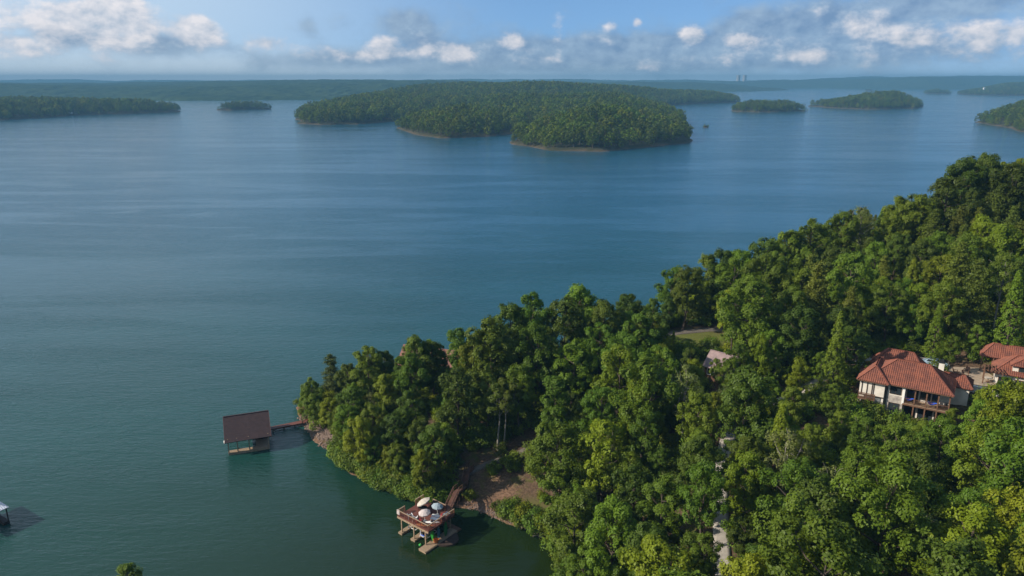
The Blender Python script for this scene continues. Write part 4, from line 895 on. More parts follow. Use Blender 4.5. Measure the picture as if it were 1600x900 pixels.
(-44.8,47.9,4.91,0,7.9,0),(130.5,226.9,16.85,4,8.5,0),(162.6,218.0,38.12,3,8.4,0),(-15.8,150.3,5.60,1,6.7,0),(50.2,129.9,15.89,6,8.9,0),(115.9,212.5,24.69,4,6.9,0),
(157.5,220.4,37.70,3,9.5,0),(30.7,110.2,13.74,1,7.2,0),(172.3,244.7,37.87,0,6.8,0),(182.2,258.8,30.93,1,7.4,0),(121.7,229.6,0.69,2,5.9,0),(129.3,169.9,31.87,5,8.9,0),
(23.3,160.7,8.64,0,8.0,0),(18.3,61.1,10.21,0,9.4,0),(125.9,187.8,34.01,4,9.7,0),(81.1,205.6,0.27,5,5.5,0),(163.8,232.5,36.58,0,7.9,0),(88.4,200.7,13.66,6,7.3,0),
(168.3,258.7,6.45,6,5.9,0),(-18.7,45.7,5.11,0,8.2,0),(178.9,237.9,40.29,0,8.4,0),(96.0,207.8,7.39,6,6.4,0),(86.8,137.5,21.88,5,8.6,0),(40.3,109.3,14.61,2,9.4,0),
(81.6,139.0,20.67,5,7.6,0),(134.1,201.3,36.75,4,9.1,0),(150.5,194.5,40.24,4,8.7,0),(45.3,59.2,13.25,3,8.6,0),(23.1,47.1,12.04,0,9.1,0),(103.4,135.9,23.45,4,7.8,0),
(48.0,52.1,13.56,0,9.2,0),(62.3,137.1,17.77,6,9.3,0),(105.1,158.5,26.77,4,8.0,0),(11.3,67.9,3.39,1,5.8,0),(149.2,238.4,22.30,5,7.2,0),(38.3,82.8,13.40,0,7.8,0),
(56.6,64.1,13.82,2,8.9,0),(103.7,166.9,26.57,3,6.9,0),(31.7,60.5,12.44,0,9.4,0),(0.1,149.2,8.21,0,8.3,0),(163.2,253.7,9.31,2,6.8,0),(89.1,159.4,24.17,2,7.0,0),
(183.3,254.4,38.91,6,6.8,0),(27.3,69.2,12.77,1,8.1,0),(3.3,54.1,3.79,3,6.5,0),(105.9,182.1,27.81,5,9.8,0),(70.0,176.7,20.06,1,8.4,0),(84.4,181.9,24.40,3,9.0,0),
(-18.6,54.3,0.70,0,6.0,0),(89.2,191.9,25.33,0,10.0,0),(98.7,166.8,25.73,5,7.5,0),(-41.5,50.7,4.84,0,7.7,0),(126.6,180.7,33.33,4,6.8,0),(146.6,218.4,37.99,0,6.8,0),
(71.8,182.1,22.18,4,7.1,0),(54.1,145.5,15.83,1,6.4,0),(183.3,239.4,41.06,5,9.9,0),(90.9,125.1,21.49,6,9.7,0),(102.0,186.0,27.30,3,8.1,0),(62.9,158.0,17.34,5,9.7,0),
(133.7,186.8,34.12,5,7.0,0),(58.5,132.2,17.09,5,9.3,0),(75.9,200.4,2.73,3,5.9,0),(125.3,206.6,33.27,5,7.1,0),(202.5,284.5,3.04,5,6.0,0),(29.3,132.5,12.59,2,8.6,0),
(-4.4,40.7,7.39,0,7.2,0),(147.2,228.4,35.33,0,9.3,0),(126.5,192.2,33.91,2,6.7,0),(97.7,162.3,25.83,5,8.9,0),(68.3,166.3,17.74,5,7.2,0)]
# ---------------------------------------------------------------- trees
class TreeMesh:
    def __init__(s, seed): s.r = np.random.RandomState(seed); s.V = []; s.F = []; s.nv = 0; s.tint = []; s.TV = []; s.TF = []; s.tn = 0
    def limb(s, pts, rad, n=6):
        pts = np.asarray(pts, float); a = np.linspace(0, 2*np.pi, n, endpoint=False)
        d = np.gradient(pts, axis=0); d /= np.linalg.norm(d, axis=1)[:, None]+1e-9
        ref = np.array([1, .2, 0]) if abs(d[0, 2]) > .7 else np.array([0, 0, 1.])
        u = np.cross(d, ref); u /= np.linalg.norm(u, axis=1)[:, None]+1e-9; v = np.cross(d, u)
        ring = pts[:, None]+(u[:, None]*np.cos(a)[None, :, None]+v[:, None]*np.sin(a)[None, :, None])*np.asarray(rad)[:, None, None]
        k = len(pts); i = np.arange(k*n).reshape(k, n)+s.tn
        f = np.stack([i[:-1], np.roll(i[:-1], -1, 1), np.roll(i[1:], -1, 1), i[1:]], -1).reshape(-1, 4)
        s.TV.append(ring.reshape(-1, 3)); s.TF.append(f); s.tn += k*n
    def leaves(s, c, nrm, size, tint, aspect=.62):
        N = len(c); r = s.r
        nrm = nrm/(np.linalg.norm(nrm, axis=1)[:, None]+1e-9)
        t = np.cross(nrm, r.normal(size=(N, 3))); t /= np.linalg.norm(t, axis=1)[:, None]+1e-9
        b = np.cross(nrm, t); sz = np.asarray(size)[:, None]
        q = np.stack([c-t*sz*.5, c+b*sz*.5*aspect+nrm*sz*.10, c+t*sz*.5, c-b*sz*.5*aspect+nrm*sz*.10], 1)
        s.V.append(q.reshape(-1, 3)); s.F.append(np.arange(N*4).reshape(N, 4)+s.nv); s.nv += N*4; s.tint.append(np.repeat(tint, 4))
    def meshes(s, name, leafm, barkm):
        V = np.concatenate(s.V); F = np.concatenate(s.F); T = np.concatenate(s.tint)
        TV = np.concatenate(s.TV); TF = np.concatenate(s.TF)
        crown = np_mesh('crown', V, F, [leafm], attrs=dict(tint=T)); trunk = np_mesh('trunk', TV, TF, [barkm], smooth=True)
        both = np_mesh(name, np.concatenate([TV, V]), np.concatenate([TF, F+len(TV)]), [barkm, leafm],
                       mi=np.concatenate([np.zeros(len(TF), int), np.ones(len(F), int)]), attrs=dict(tint=np.concatenate([np.zeros(len(TV)), T])))
        return crown, trunk, both

def clumped(tm, centres, dirs, rc, per, leaf, flat=.5, jit=.5):
    """leaf clumps: 'per' leaves in a flattened puff round each centre, facing out and up"""
    r = tm.r; n = len(centres)
    C = np.repeat(centres, per, 0); D = np.repeat(dirs, per, 0)
    off = r.normal(size=(n*per, 3)); off /= np.linalg.norm(off, axis=1)[:, None]; off *= (r.rand(n*per) ** .5)[:, None]
    RC = np.repeat(rc, per)[:, None]
    along = (off*D).sum(1)[:, None]*D
    P = C+(off-along*(1-flat))*RC
    N = D*.55+off*.35+np.array([0, 0, .40])+r.normal(size=P.shape)*jit*.6
    tint = np.clip(np.repeat(r.rand(n), per)*.6+r.rand(n*per)*.4, 0, 1)
    tm.leaves(P, N, leaf*(.7+.6*r.rand(n*per)), tint)

def broadleaf(seed, H, W, cb, leafm, barkm, lobes=15, lob_r=(1.0, 1.7), cl_per=11, per=74, leaf=.29, top=1.0, sparse=0., name='tree', trunk_r=.24):
    tm = TreeMesh(seed); r = tm.r
    z0 = H*cb; a = W/2; c = (H-z0)/2; zc = (H+z0)/2
    lean = r.normal(size=2)*.35
    k = 7; zz = np.linspace(0, H*.86, k); bend = np.stack([lean[0]*zz/H+.12*np.sin(zz*.6+seed), lean[1]*zz/H+.12*np.cos(zz*.5+seed), zz], 1)
    tm.limb(bend, np.linspace(trunk_r, .05, k)*np.array([1.5]+[1]*(k-1)), 7)
    gold = np.pi*(3-5**.5); LC, LR = [], []
    for i in range(lobes):
        t = (i+.5)/lobes; ph = i*gold+seed+r.normal()*.25
        u = -0.75+1.72*t                          # height in the crown, -1..1
        rr = math.sqrt(max(0, 1-min(abs(u), .98)**2.2))*(top if u > .3 else 1.)
        lr = r.uniform(*lob_r)*(1-.25*max(u, 0)); j = r.uniform(.58, 1.12)
        R0 = max(0, a*rr*j-lr*.55)
        LC.append((R0*math.cos(ph)+lean[0]*.6, R0*math.sin(ph)+lean[1]*.6, zc+u*(c-lr*.6)*r.uniform(.92, 1.05))); LR.append(lr)
    LC, LR = np.array(LC), np.array(LR)
    for p, lr in zip(LC, LR):
        zb = min(max(p[2]-1.2-abs(r.normal())*1.2, z0*.75), H*.8); j = np.interp(zb, bend[:, 2], np.arange(k))
        b0 = np.array([np.interp(zb, bend[:, 2], bend[:, 0]), np.interp(zb, bend[:, 2], bend[:, 1]), zb])
        mid = (b0*.5+p*.5)+np.array([0, 0, -.25])+r.normal(size=3)*.15
        tm.limb([b0, mid, p], [.085, .055, .02], 5)
        if sparse:
            for _ in range(4):
                e = p+r.normal(size=3)*lr*.75; tm.limb([mid*.4+p*.6, (p+e)/2+r.normal(size=3)*.1, e], [.045, .03, .012], 4)
    cs, ds = [], []
    for p, lr in zip(LC, LR):
        d = r.normal(size=(cl_per, 3)); d[:, 2] = d[:, 2]*.8+.22; d /= np.linalg.norm(d, axis=1)[:, None]
        q = p+d*lr*(.62+.45*r.rand(cl_per))[:, None]*np.array([1, 1, .82])
        inside = np.zeros(cl_per, bool)
        for p2, l2 in zip(LC, LR): inside |= np.linalg.norm(q-p2, axis=1) < l2*.45
        keep = (~inside) & (r.rand(cl_per) > sparse)
        cs.append(q[keep]); ds.append(d[keep])
    cs, ds = np.concatenate(cs), np.concatenate(ds)
    clumped(tm, cs, ds, .45+.55*r.rand(len(cs))**1.3, per, leaf)
    return tm.meshes(name, leafm, barkm)

def spire(seed, H, W, cb, leafm, barkm, name='tree', per=44, leaf=.32):
    tm = TreeMesh(seed); r = tm.r
    zz = np.linspace(0, H*.97, 6); tm.limb(np.stack([.15*np.sin(zz*.4), .15*np.cos(zz*.3), zz], 1), np.linspace(.2, .03, 6), 7)
    n = 150; u = np.linspace(0, 1, n)**.9; z = H*cb+u*(H*(1-cb)-.4); ph = np.arange(n)*2.4+r.normal(size=n)*.3
    rad = W/2*np.clip((1-u)**.8*1.05+.06, 0, 1)*np.clip(u*6+.5, 0, 1)*r.uniform(.62, 1.08, n)
    c = np.stack([rad*np.cos(ph), rad*np.sin(ph), z-rad*.1], 1); d = np.stack([np.cos(ph), np.sin(ph), .5+0*ph], 1); d /= np.linalg.norm(d, axis=1)[:, None]
    for i in range(0, n, 5): tm.limb([(0, 0, z[i]-.4), c[i]*.5+np.array([0, 0, z[i]*.5-.1]), c[i]], [.05, .035, .015], 4)
    clumped(tm, c, d, (.42+.35*r.rand(n))*(1.1-.35*u), per, leaf, .6)
    return tm.meshes(name, leafm, barkm)

def pine(seed, H, W, cb, leafm, barkm, name='tree', tiers=15, dense=1.15, droop=.05, leaf=.42, conic=.75):
    tm = TreeMesh(seed); r = tm.r
    zz = np.linspace(0, H*.98, 6); tm.limb(np.stack([.1*np.sin(zz*.5+seed), .1*np.cos(zz*.4), zz], 1), np.linspace(.19, .03, 6), 7)
    for i in range(tiers):
        u = i/(tiers-1.); z = H*cb+u*(H*(1-cb)-.5); nb = int(r.randint(3, 8)); Rm = W/2*((1-u)**conic*.95+.10)*r.uniform(.75, 1.15)*min(1., .6+u*3)
        ph0 = r.rand()*6.28
        for b in range(nb):
            ph = ph0+b*6.283/nb+r.normal()*.4; z = H*cb+u*(H*(1-cb)-.5)+r.uniform(-.55, .55)*(1-u); L = Rm*r.uniform(.45, 1.2); up = .18*L-droop*L*2
            e = np.array([L*math.cos(ph), L*math.sin(ph), z+up+r.normal()*.12])
            tm.limb([(0, 0, z-.1), e*.55+np.array([0, 0, z*.45]), e], [.05, .035, .012], 4)
            npad = 2 if L < 1.2 else 3
            for k in range(npad):
                f = .45+.6*k/npad+r.normal()*.05; c = np.array([e[0]*f, e[1]*f, z+up*f+.08])
                m = int((34+22*r.rand())*dense); o = r.normal(size=(m, 3))*np.array([.46, .46, .26])*(.7+.12*L)
                tm.leaves(c+o, np.array([0, 0, 1.])+r.normal(size=(m, 3))*.75+.4*np.array([math.cos(ph), math.sin(ph), 0]), leaf*(.6+.7*r.rand(m)), np.clip(.3+.4*r.rand()+.3*r.rand(m), 0, 1), .38)
    m = int(50*dense); tm.leaves(np.array([0, 0, H-.5])+r.normal(size=(m, 3))*np.array([.2, .2, .35]), r.normal(size=(m, 3))+np.array([0, 0, .5]), leaf*(.6+.5*r.rand(m)), r.rand(m), .4)
    return tm.meshes(name, leafm, barkm)

B = M['bark']; PB = M['palebark']
PROTO = {
 'oak': (16., [broadleaf(s, 16, w_, cb, M['oak'], B, lobes=nl) for s, w_, cb, nl in ((1, 8.4, .2, 24), (2, 7.8, .22, 21), (3, 8.9, .2, 26), (4, 7.4, .18, 20), (5, 8.2, .25, 22), (6, 8.0, .3, 19))]),
 'dark': (15., [broadleaf(s, 15, w_, .14, M['dark'], B, lobes=23, per=78) for s, w_ in ((11, 7.8), (12, 7.2), (13, 8.2))]),
 'yellow': (15., [broadleaf(s, 15, w_, .2, M['yellow'], B, lobes=20, leaf=.30) for s, w_ in ((21, 7.4), (22, 6.8))]),
 'tall': (17., [broadleaf(s, 17, w_, .24, M['oak'], B, lobes=15, lob_r=(1.05, 1.6)) for s, w_ in ((31, 6.2), (32, 5.8))]),
 'spire': (18., [spire(s, 18, w_, .12, M['spire'], B) for s, w_ in ((41, 5.4), (42, 4.8))]),
 'pine': (18., [pine(s, 18, w_, .26, M['pine'], B) for s, w_ in ((51, 6.4), (52, 5.8), (53, 6.9))]),
 'pale': (17., [broadleaf(s, 17, w_, .25, M['pale'], PB, lobes=14, per=34, sparse=.36) for s, w_ in ((61, 7.4), (62, 6.8))]),
 'conifer': (14., [pine(71, 14, 7.4, .06, M['conifer'], B, tiers=13, dense=1.6, droop=.06, conic=.5)]),
 'birch': (18., [broadleaf(81, 18, 6.2, .50, M['tallgreen'], PB, lobes=12, per=74, sparse=.03, lob_r=(1., 1.5), trunk_r=.26)]),
}
TREE_NAME = dict(oak='broadleaf_tree', dark='broadleaf_tree', yellow='broadleaf_tree', tall='broadleaf_tree', spire='tulip_tree', pine='pine_tree', pale='broadleaf_tree', conifer='conifer_tree', birch='pale_trunk_tree')
rr = random.Random(5)
for x, y, z, ki, H, li, gi_ in TREES:
    k = TREE_KINDS[ki]; h0, ps = PROTO[k]; crown, trunk, both = rr.choice(ps)
    lab = TREE_LABELS[li]
    t = thing(TREE_NAME[k], lab, 'tree', (x, y, z), rr.uniform(0, 6.28), None)
    if TREE_GROUPS[gi_]: t['group'] = TREE_GROUPS[gi_]
    s = H/h0; t.scale = (s*rr.uniform(.88, 1.12), s*rr.uniform(.88, 1.12), s)
    mesh_obj('trunk', trunk, t); mesh_obj('crown', crown, t)
# the trees that stand behind those, one wood
allp = []; base_i = {}
for k in TREE_KINDS:
    base_i[k] = len(allp); allp += [p[2] for p in PROTO[k][1]]
A = np.array(MORE_TREES)
rs = np.random.RandomState(9)
pick = [base_i[TREE_KINDS[int(a[3])]]+rs.randint(len(PROTO[TREE_KINDS[int(a[3])]][1])) for a in A]
scatter('forest', 'rest of the near wood standing behind the front trees', A[:, :3], [a[4]/PROTO[TREE_KINDS[int(a[3])]][0] for a in A], pick, allp, rs)
# far woods on the islands: lighter trees
farp = [broadleaf(s, 14, w_, .04, M[m_], B, lobes=11, lob_r=(1.6, 2.5), cl_per=9, per=15, leaf=.72, name='far')[2]
        for s, w_, m_ in ((101, 10.4, 'oak'), (102, 9.6, 'oak'), (103, 10.8, 'dark'), (104, 9.2, 'dark'), (105, 10., 'yellow'))]+[broadleaf(106, 15, 8.4, .04, M['pine'], B, lobes=10, lob_r=(1.3, 2.), cl_per=9, per=15, leaf=.72, name='far')[2]]
for nm, lab, P3, sz in forest_pts:
    if len(P3) == 0: continue
    pk = rs.choice(6, len(P3), p=[.24, .20, .20, .16, .10, .10])
    scatter('island_forest', 'trees covering the '+lab, P3, sz, pk, farp, rs)
# undergrowth of the near wood
bush = [broadleaf(200+i, 2.6, 3.2, .0, M[m_], B, lobes=7, lob_r=(.6, .9), cl_per=8, per=26, leaf=.26, name='bush', trunk_r=.05)[2] for i, m_ in enumerate(('oak', 'dark', 'yellow'))]
bx = rs.uniform(-50, 150, 16000); by = rs.uniform(55, 240, 16000)
k = (np.abs(bx) < .74*by+6)
bx, by = bx[k], by[k]
lip = [(-34.5,128.2),(-30.2,121.6),(-22.6,114.9),(-17.6,112),(-13.5,110)]; lip2 = [(-2,106.3),(5.6,101.3),(8,92),(7.2,82)]
ex_ = []
for ln, n_ in ((lip, 420), (lip2, 120)):
    ln = np.array(ln); sl_ = np.r_[0, np.cumsum(np.hypot(*np.diff(ln, axis=0).T))]; u_ = rs.uniform(0, sl_[-1], n_)
    ex_.append(np.stack([np.interp(u_, sl_, ln[:, 0])+rs.uniform(-.2, 1.9, n_), np.interp(u_, sl_, ln[:, 1])+rs.uniform(0, 1.6, n_)], 1))
ex_ = np.concatenate(ex_); bx = np.r_[bx, ex_[:, 0]]; by = np.r_[by, ex_[:, 1]]
bz = ground_z(bx, by); dd = poly_dist(bx, by, SHORE)
isx = np.arange(len(bx)) >= len(bx)-len(ex_)
ok = (bz > np.where(isx, -.05, .25)) & (rs.rand(len(bx)) < np.where(dd < 4, .95, .5))
def seg_dist(x, y, pts):
    d = np.full(x.shape, 1e9)
    for (ax, ay), (cx, cy2) in zip(pts, pts[1:]):
        ex, ey = cx-ax, cy2-ay; t = np.clip(((x-ax)*ex+(y-ay)*ey)/(ex*ex+ey*ey), 0, 1); d = np.minimum(d, np.hypot(x-ax-t*ex, y-ay-t*ey))
    return d
DRIVE = [(23.5,60),(24.3,70),(26,78),(29,90),(31.8,99),(34.5,106),(40,113),(48,119),(58,125),(68,128.5)]
LANE = [(30,152),(35,154.5),(40,156),(45,157),(51,156.5),(57,151)]
PATH = [(-8.2,116.6),(-6,118.2),(-3,119.2),(0.5,119.9),(4.5,122.4),(8.5,126),(12,130)]
STAIR = [(-9.7,107.2),(-8.6,111.5),(-8.4,114.5),(-8.2,116.6)]
ok &= (seg_dist(bx, by, DRIVE) > 1.9) & (seg_dist(bx, by, LANE) > 3) & (seg_dist(bx, by, PATH) > 1.7) & (seg_dist(bx, by, STAIR) > 1.3)
OUT = [[(56.5,117),(61,109.5),(70.5,103.5),(82,116),(66,126)],[(72,115),(78.5,109.5),(100,105),(100,122),(80,126)],[(33,137),(40,141),(44,131),(36,126)],[(-28,172),(-24,156),(-8,150),(-5,157),(-18,172)],
       [(-7.5,111.8),(-6,109.6),(-1,106.5),(4.5,103),(5.5,108),(3.5,113.5),(-.5,117),(-7,116.3)],[(35,143),(47,146),(49,155),(34,153)],[(70,123),(78,121),(80,129),(70,131)],[(-46.5,141.6),(-44,137),(-38.5,129.5),(-35.5,130.8),(-42,141)]]
for P_ in OUT: ok &= poly_dist(bx, by, P_) < .4
scatter('undergrowth', 'shrubs and saplings under and between the near trees', np.stack([bx, by, bz-.15], 1)[ok], (.5+.75*rs.rand(len(bx)))[ok], rs.choice(3, int(ok.sum()), p=[.5, .3, .2]), bush, rs)
# ---------------------------------------------------------------- ways over the ground
def drape(name, pts, wid, m, lift, label, sub=10):
    """a strip laid along a line, following the ground"""
    P = []
    for (ax, ay), (bx_, by_) in zip(pts, pts[1:]):
        for k in range(sub): P.append((ax+(bx_-ax)*k/sub, ay+(by_-ay)*k/sub))
    P.append(pts[-1]); P = np.array(P, float)
    for _ in range(6): P[1:-1] = .25*P[:-2]+.5*P[1:-1]+.25*P[2:]
    d = np.gradient(P, axis=0); d /= np.linalg.norm(d, axis=1)[:, None]; nn = np.stack([-d[:, 1], d[:, 0]], 1)
    rows = []
    offs = (-.5, -.25, 0, .25, .5)
    zc = np.max([ground_z(P[:, 0]+nn[:, 0]*o*wid, P[:, 1]+nn[:, 1]*o*wid) for o in offs], 0)
    for _ in range(4): zc[1:-1] = np.maximum(zc[1:-1], .25*zc[:-2]+.5*zc[1:-1]+.25*zc[2:])
    for o in offs: rows.append(np.stack([P[:, 0]+nn[:, 0]*o*wid, P[:, 1]+nn[:, 1]*o*wid, zc+lift], 1))
    low = [rows[0]-np.array([0, 0, .5])]; high = [rows[-1]-np.array([0, 0, .5])]
    A = np.stack(low+rows+high, 1); n, k = A.shape[:2]; i = np.arange(n*k).reshape(n, k)
    F = np.stack([i[:-1, :-1], i[:-1, 1:], i[1:, 1:], i[1:, :-1]], -1).reshape(-1, 4)
    return tag(mesh_obj(name, np_mesh(name, A.reshape(-1, 3), F, [m])), label, kind='structure')
drape('driveway', DRIVE, 2.1, M['concrete'], .06, 'concrete driveway climbing between the trees')
drape('lane', LANE, 2.6, M['gravel'], .05, 'curved gravel lane beyond the lawn')
drape('path', PATH, 1.15, M['gravel'], .05, 'shaded gravel path behind the clearing')
# stones of the point: small riprap, one heap
rk = random.Random(4)
mb = MB()
def stone(mb, x, y, z, r):
    n = 6; a0 = rk.random()*6
    bot = [(x+r*math.cos(a0+k*6.283/n)*rk.uniform(.8, 1.1), y+r*math.sin(a0+k*6.283/n)*rk.uniform(.8, 1.1), z-r*.4) for k in range(n)]
    top = [(x+(p[0]-x)*.6+rk.uniform(-.1, .1)*r, y+(p[1]-y)*.6, z+r*rk.uniform(.3, .7)) for p in bot]
    mb.hull(bot, top)
for k in range(1300):
    t = rk.random()
    sx, sy = (-45.6+10.4*t, 144.2-14.6*t) if rk.random() < .93 else (-35.2+2.6*t, 129.6-4*t)
    u = rk.gauss(.6, .9); x, y = sx+u*.85, sy+u*.55
    z = gz(x, y)
    if -.25 < z < 1.6: stone(mb, x, y, max(z, -.05)+.04, rk.uniform(.14, .34))
tag(mb.build('riprap_stones', M['rock']), 'loose reddish stones banked along the tip of the point', kind='stuff')
mb = MB()
for k in range(260):
    t = rk.random(); x = -8+14.5*t; y = np.interp(x, [-8, -6.5, -1.1, 5.6, 8], [109.4, 109.3, 105.6, 101.2, 97])+rk.gauss(.3, .5)
    z = gz(x, y)
    if -.2 < z < 1.0: stone(mb, x, y, max(z, -.05)+.02, rk.uniform(.08, .24))
tag(mb.build('shore_stones', M['rock']), 'scattered small stones at the foot of the clearing', kind='stuff')
# driftwood
for (x, y, a, L, lab) in [(5.6, 100.4, -.45, 3.2, 'bleached driftwood log lying along the cove edge'), (4.4, 101.3, .15, 2.2, 'shorter forked driftwood branch beside the bleached log')]:
    t = thing('driftwood', lab, 'driftwood', (x, y, .12), a, 'driftwood on the cove edge')
    m = MB().tube((-L/2, 0, 0), (0, .06, .1), .13, .11).tube((0, .06, .1), (L/2, -.05, .22), .11, .05); m.build('log', M['palebark'], t)
    m = MB().tube((L*.1, .04, .12), (L*.32, .5, .4), .07, .03).tube((-L*.1, .03, .08), (L*.02, -.45, .3), .06, .02); m.build('branch', M['palebark'], t)
# ---------------------------------------------------------------- brown-roofed boathouse and its footbridge
bh = thing('boathouse', 'open boathouse with dark brown gable roof standing in the lake', 'boathouse', (-54.9, 127.4, 0), R(20.5))
L_, D_ = 7.6, 8.6
m = MB()
rz_, ez_, ov = 6.3, 3.15, .45
def gable_roof(m, x0, x1, y0, y1, ez, rz, t, mi=0):
    ym = (y0+y1)/2
    m.slab([(x0, y0, ez), (x1, y0, ez), (x1, ym, rz), (x0, ym, rz)], t, mi).slab([(x1, y1, ez), (x0, y1, ez), (x0, ym, rz), (x1, ym, rz)], t, mi)
gable_roof(m, -ov, L_+ov, -ov, D_+ov, ez_-.25, rz_, .16)
roof = m.build('roof', M['shingle'], bh)
m = MB()
sl = (rz_-ez_+.25)/(D_/2+ov)
for side in (0, 1):
    for k in range(24):                       # shingle courses, each lapping the one below
        s0, s1 = k/24., (k+1)/24.
        ya = -ov+(D_/2+ov)*s0; yb = -ov+(D_/2+ov)*s1
        if side: ya, yb = D_-ya, D_-yb
        za = ez_-.25+(rz_-ez_+.25)*s0; zb = ez_-.25+(rz_-ez_+.25)*s1
        x = -ov
        while x < L_+ov-.01:
            w_ = min(rk.uniform(.5, .9), L_+ov-x)
            d = rk.uniform(.03, .05)
            m.face([(x, ya, za+d), (x+w_, ya, za+d), (x+w_, yb, zb+.012), (x, yb, zb+.012)])
            m.face([(x, ya, za), (x+w_, ya, za), (x+w_, ya, za+d), (x, ya, za+d)])
            x += w_
tag(m.build('shingle', M['shingle'], roof), kind='stuff')
MB().bar((-ov, D_/2, rz_+.03), (L_+ov, D_/2, rz_+.03), .3, .08).build('ridge_cap', M['shingle'], roof)
m = MB()
for x in (-ov-.02, L_+ov+.02):
    m.bar((x, -ov, ez_-.36), (x, D_/2, rz_-.1), .06, .24).bar((x, D_/2, rz_-.1), (x, D_+ov, ez_-.36), .06, .24)
m.build('barge_board', M['redwood'], roof)
for x in (.1, L_-.1):
    m = MB(); m.face([(x, .1, ez_), (x, D_-.1, ez_), (x, D_/2, rz_-.28)]).face([(x-.06, .1, ez_), (x-.06, D_-.1, ez_), (x-.06, D_/2, rz_-.28)]); m.build('gable_end', M['brownwood'], bh)
for i, x in enumerate((.1, 1.75, 3.9, L_-.1)):
    for y in (.12, D_-.12): MB().bar((x, y, -1.5), (x, y, ez_+.2), .2, mi=0).build('post', M['tanwood'], bh)
MB().bar((0, .12, ez_-.02), (L_, .12, ez_-.02), .14, .3).bar((0, D_-.12, ez_-.02), (L_, D_-.12, ez_-.02), .14, .3).build('beam', M['brownwood'], bh)
def plank_deck(x0, x1, y0, y1, z, name, mt, parent, along='x', w_=.16, t=.05):
    """a boarded floor: planks with gaps on a frame"""
    m = MB(); n = max(1, int(((y1-y0) if along == 'x' else (x1-x0))/w_)); 
    for k in range(n):
        dz = rk.uniform(-.006, .006)
        if along == 'x': m.box(x0, x1, y0+k*w_+.008, y0+(k+1)*w_-.008, z-t+dz, z+dz)
        else: m.box(x0+k*w_+.008, x0+(k+1)*w_-.008, y0, y1, z-t+dz, z+dz)
    d = m.build(name, mt, parent)
    return tag(d, kind='stuff')
fl = MB().box(0, L_, 0, 1.2, -.1, .42).box(0, L_, D_-1.5, D_, -.1, .42).box(L_-2.5, L_, 1.2, D_-1.5, -.1, .42).build('floor', M['tanwood'], bh)
plank_deck(-.05, L_+.05, -.05, 1.2, .48, 'plank', M['tanwood'], fl, 'x')
plank_deck(0, L_, D_-1.5, D_, .48, 'plank', M['tanwood'], fl, 'x')
MB().box(L_-2.6, L_-.1, 4.0, D_-.2, .48, 2.9).build('storage_room', M['brownwood'], bh)
MB().box(L_-1.9, L_-1.0, 3.95, 3.99, .5, 2.4).build('door', M['darkwood'], bh)
m = MB().tube((.3, .3, 2.75), (2.0, .3, 2.75), .17, .17, 8); m.build('rolled_awning', M['cream'], bh)
m = MB().box(1.2, 3.6, 2.2, 6.4, 2.0, 2.12); 
for x in (1.5, 3.3): m.tube((x, 2.4, 2.1), (x, 2.4, 3.1), .02).tube((x, 6.2, 2.1), (x, 6.2, 3.1), .02)
m.build('boat_lift', M['grey'], bh)
b = thing('life_buoy', 'small white buoy hung on the outer left side of the brown boathouse', 'buoy', bh.matrix_basis @ Vector((-.5, 2.6, 1.7)), 0)
MB().lathe([(.02, -.38), (.24, -.28), (.30, 0), (.24, .28), (.02, .38)], 10).build('float', M['white'], b, smooth=True)
MB().tube((0, 0, .36), (.25, 0, 1.2), .02).build('rope', M['cream'], b)

def railing(m, p0, p1, h=1.0, n=None, top=.09, balus=True):
    p0, p1 = Vector(p0), Vector(p1); L = (p1-p0).length; n = n or max(1, round(L/1.6))
    for k in range(n+1):
        p = p0.lerp(p1, k/n); m.bar(p, p+Vector((0, 0, h)), .09)
    m.bar(p0+Vector((0, 0, h)), p1+Vector((0, 0, h)), .12, .05).bar(p0+Vector((0, 0, .15)), p1+Vector((0, 0, .15)), .05, .07)
    if balus:
        k = int(L/.16)
        for i in range(1, k):
            p = p0.lerp(p1, i/k); m.bar(p+Vector((0, 0, .15)), p+Vector((0, 0, h)), .035)
fb = thing('footbridge', 'narrow wooden footbridge joining the brown boathouse to the stony point', 'footbridge', (-50.6, 137.3, 0), math.atan2(140.6-137.3, -44.3+50.6))
LB = 7.1
MB().bar((0, -.5, .5), (LB, -.5, .5), .1, .25).bar((0, .5, .5), (LB, .5, .5), .1, .25).build('stringer', M['brownwood'], fb)
plank_deck(0, LB, -.65, .65, .7, 'plank', M['redwood'], fb, 'y')
for x in (1.2, 3.4, 5.6):
    for y in (-.55, .55): MB().bar((x, y, -1.5), (x, y, .6), .14).build('post', M['brownwood'], fb)
st = MB()
for k in range(7): st.box(LB+k*.32, LB+k*.32+.34, -.6, .6, .45+k*.17, .52+k*.17)
st.build('step', M['redwood'], fb)
m = MB(); railing(m, (LB, .62, .7), (LB+2.2, .62, 1.75), .95, 2, balus=False); railing(m, (LB, -.62, .7), (LB+2.2, -.62, 1.75), .95, 2, balus=False); m.build('handrail', M['brownwood'], fb)

# ---------------------------------------------------------------- white-roofed dock cut by the left edge
wd = thing('covered_dock', 'covered dock with white ribbed metal roof cut by the left edge', 'boathouse', (-82.6, 104.9, 0), R(148))
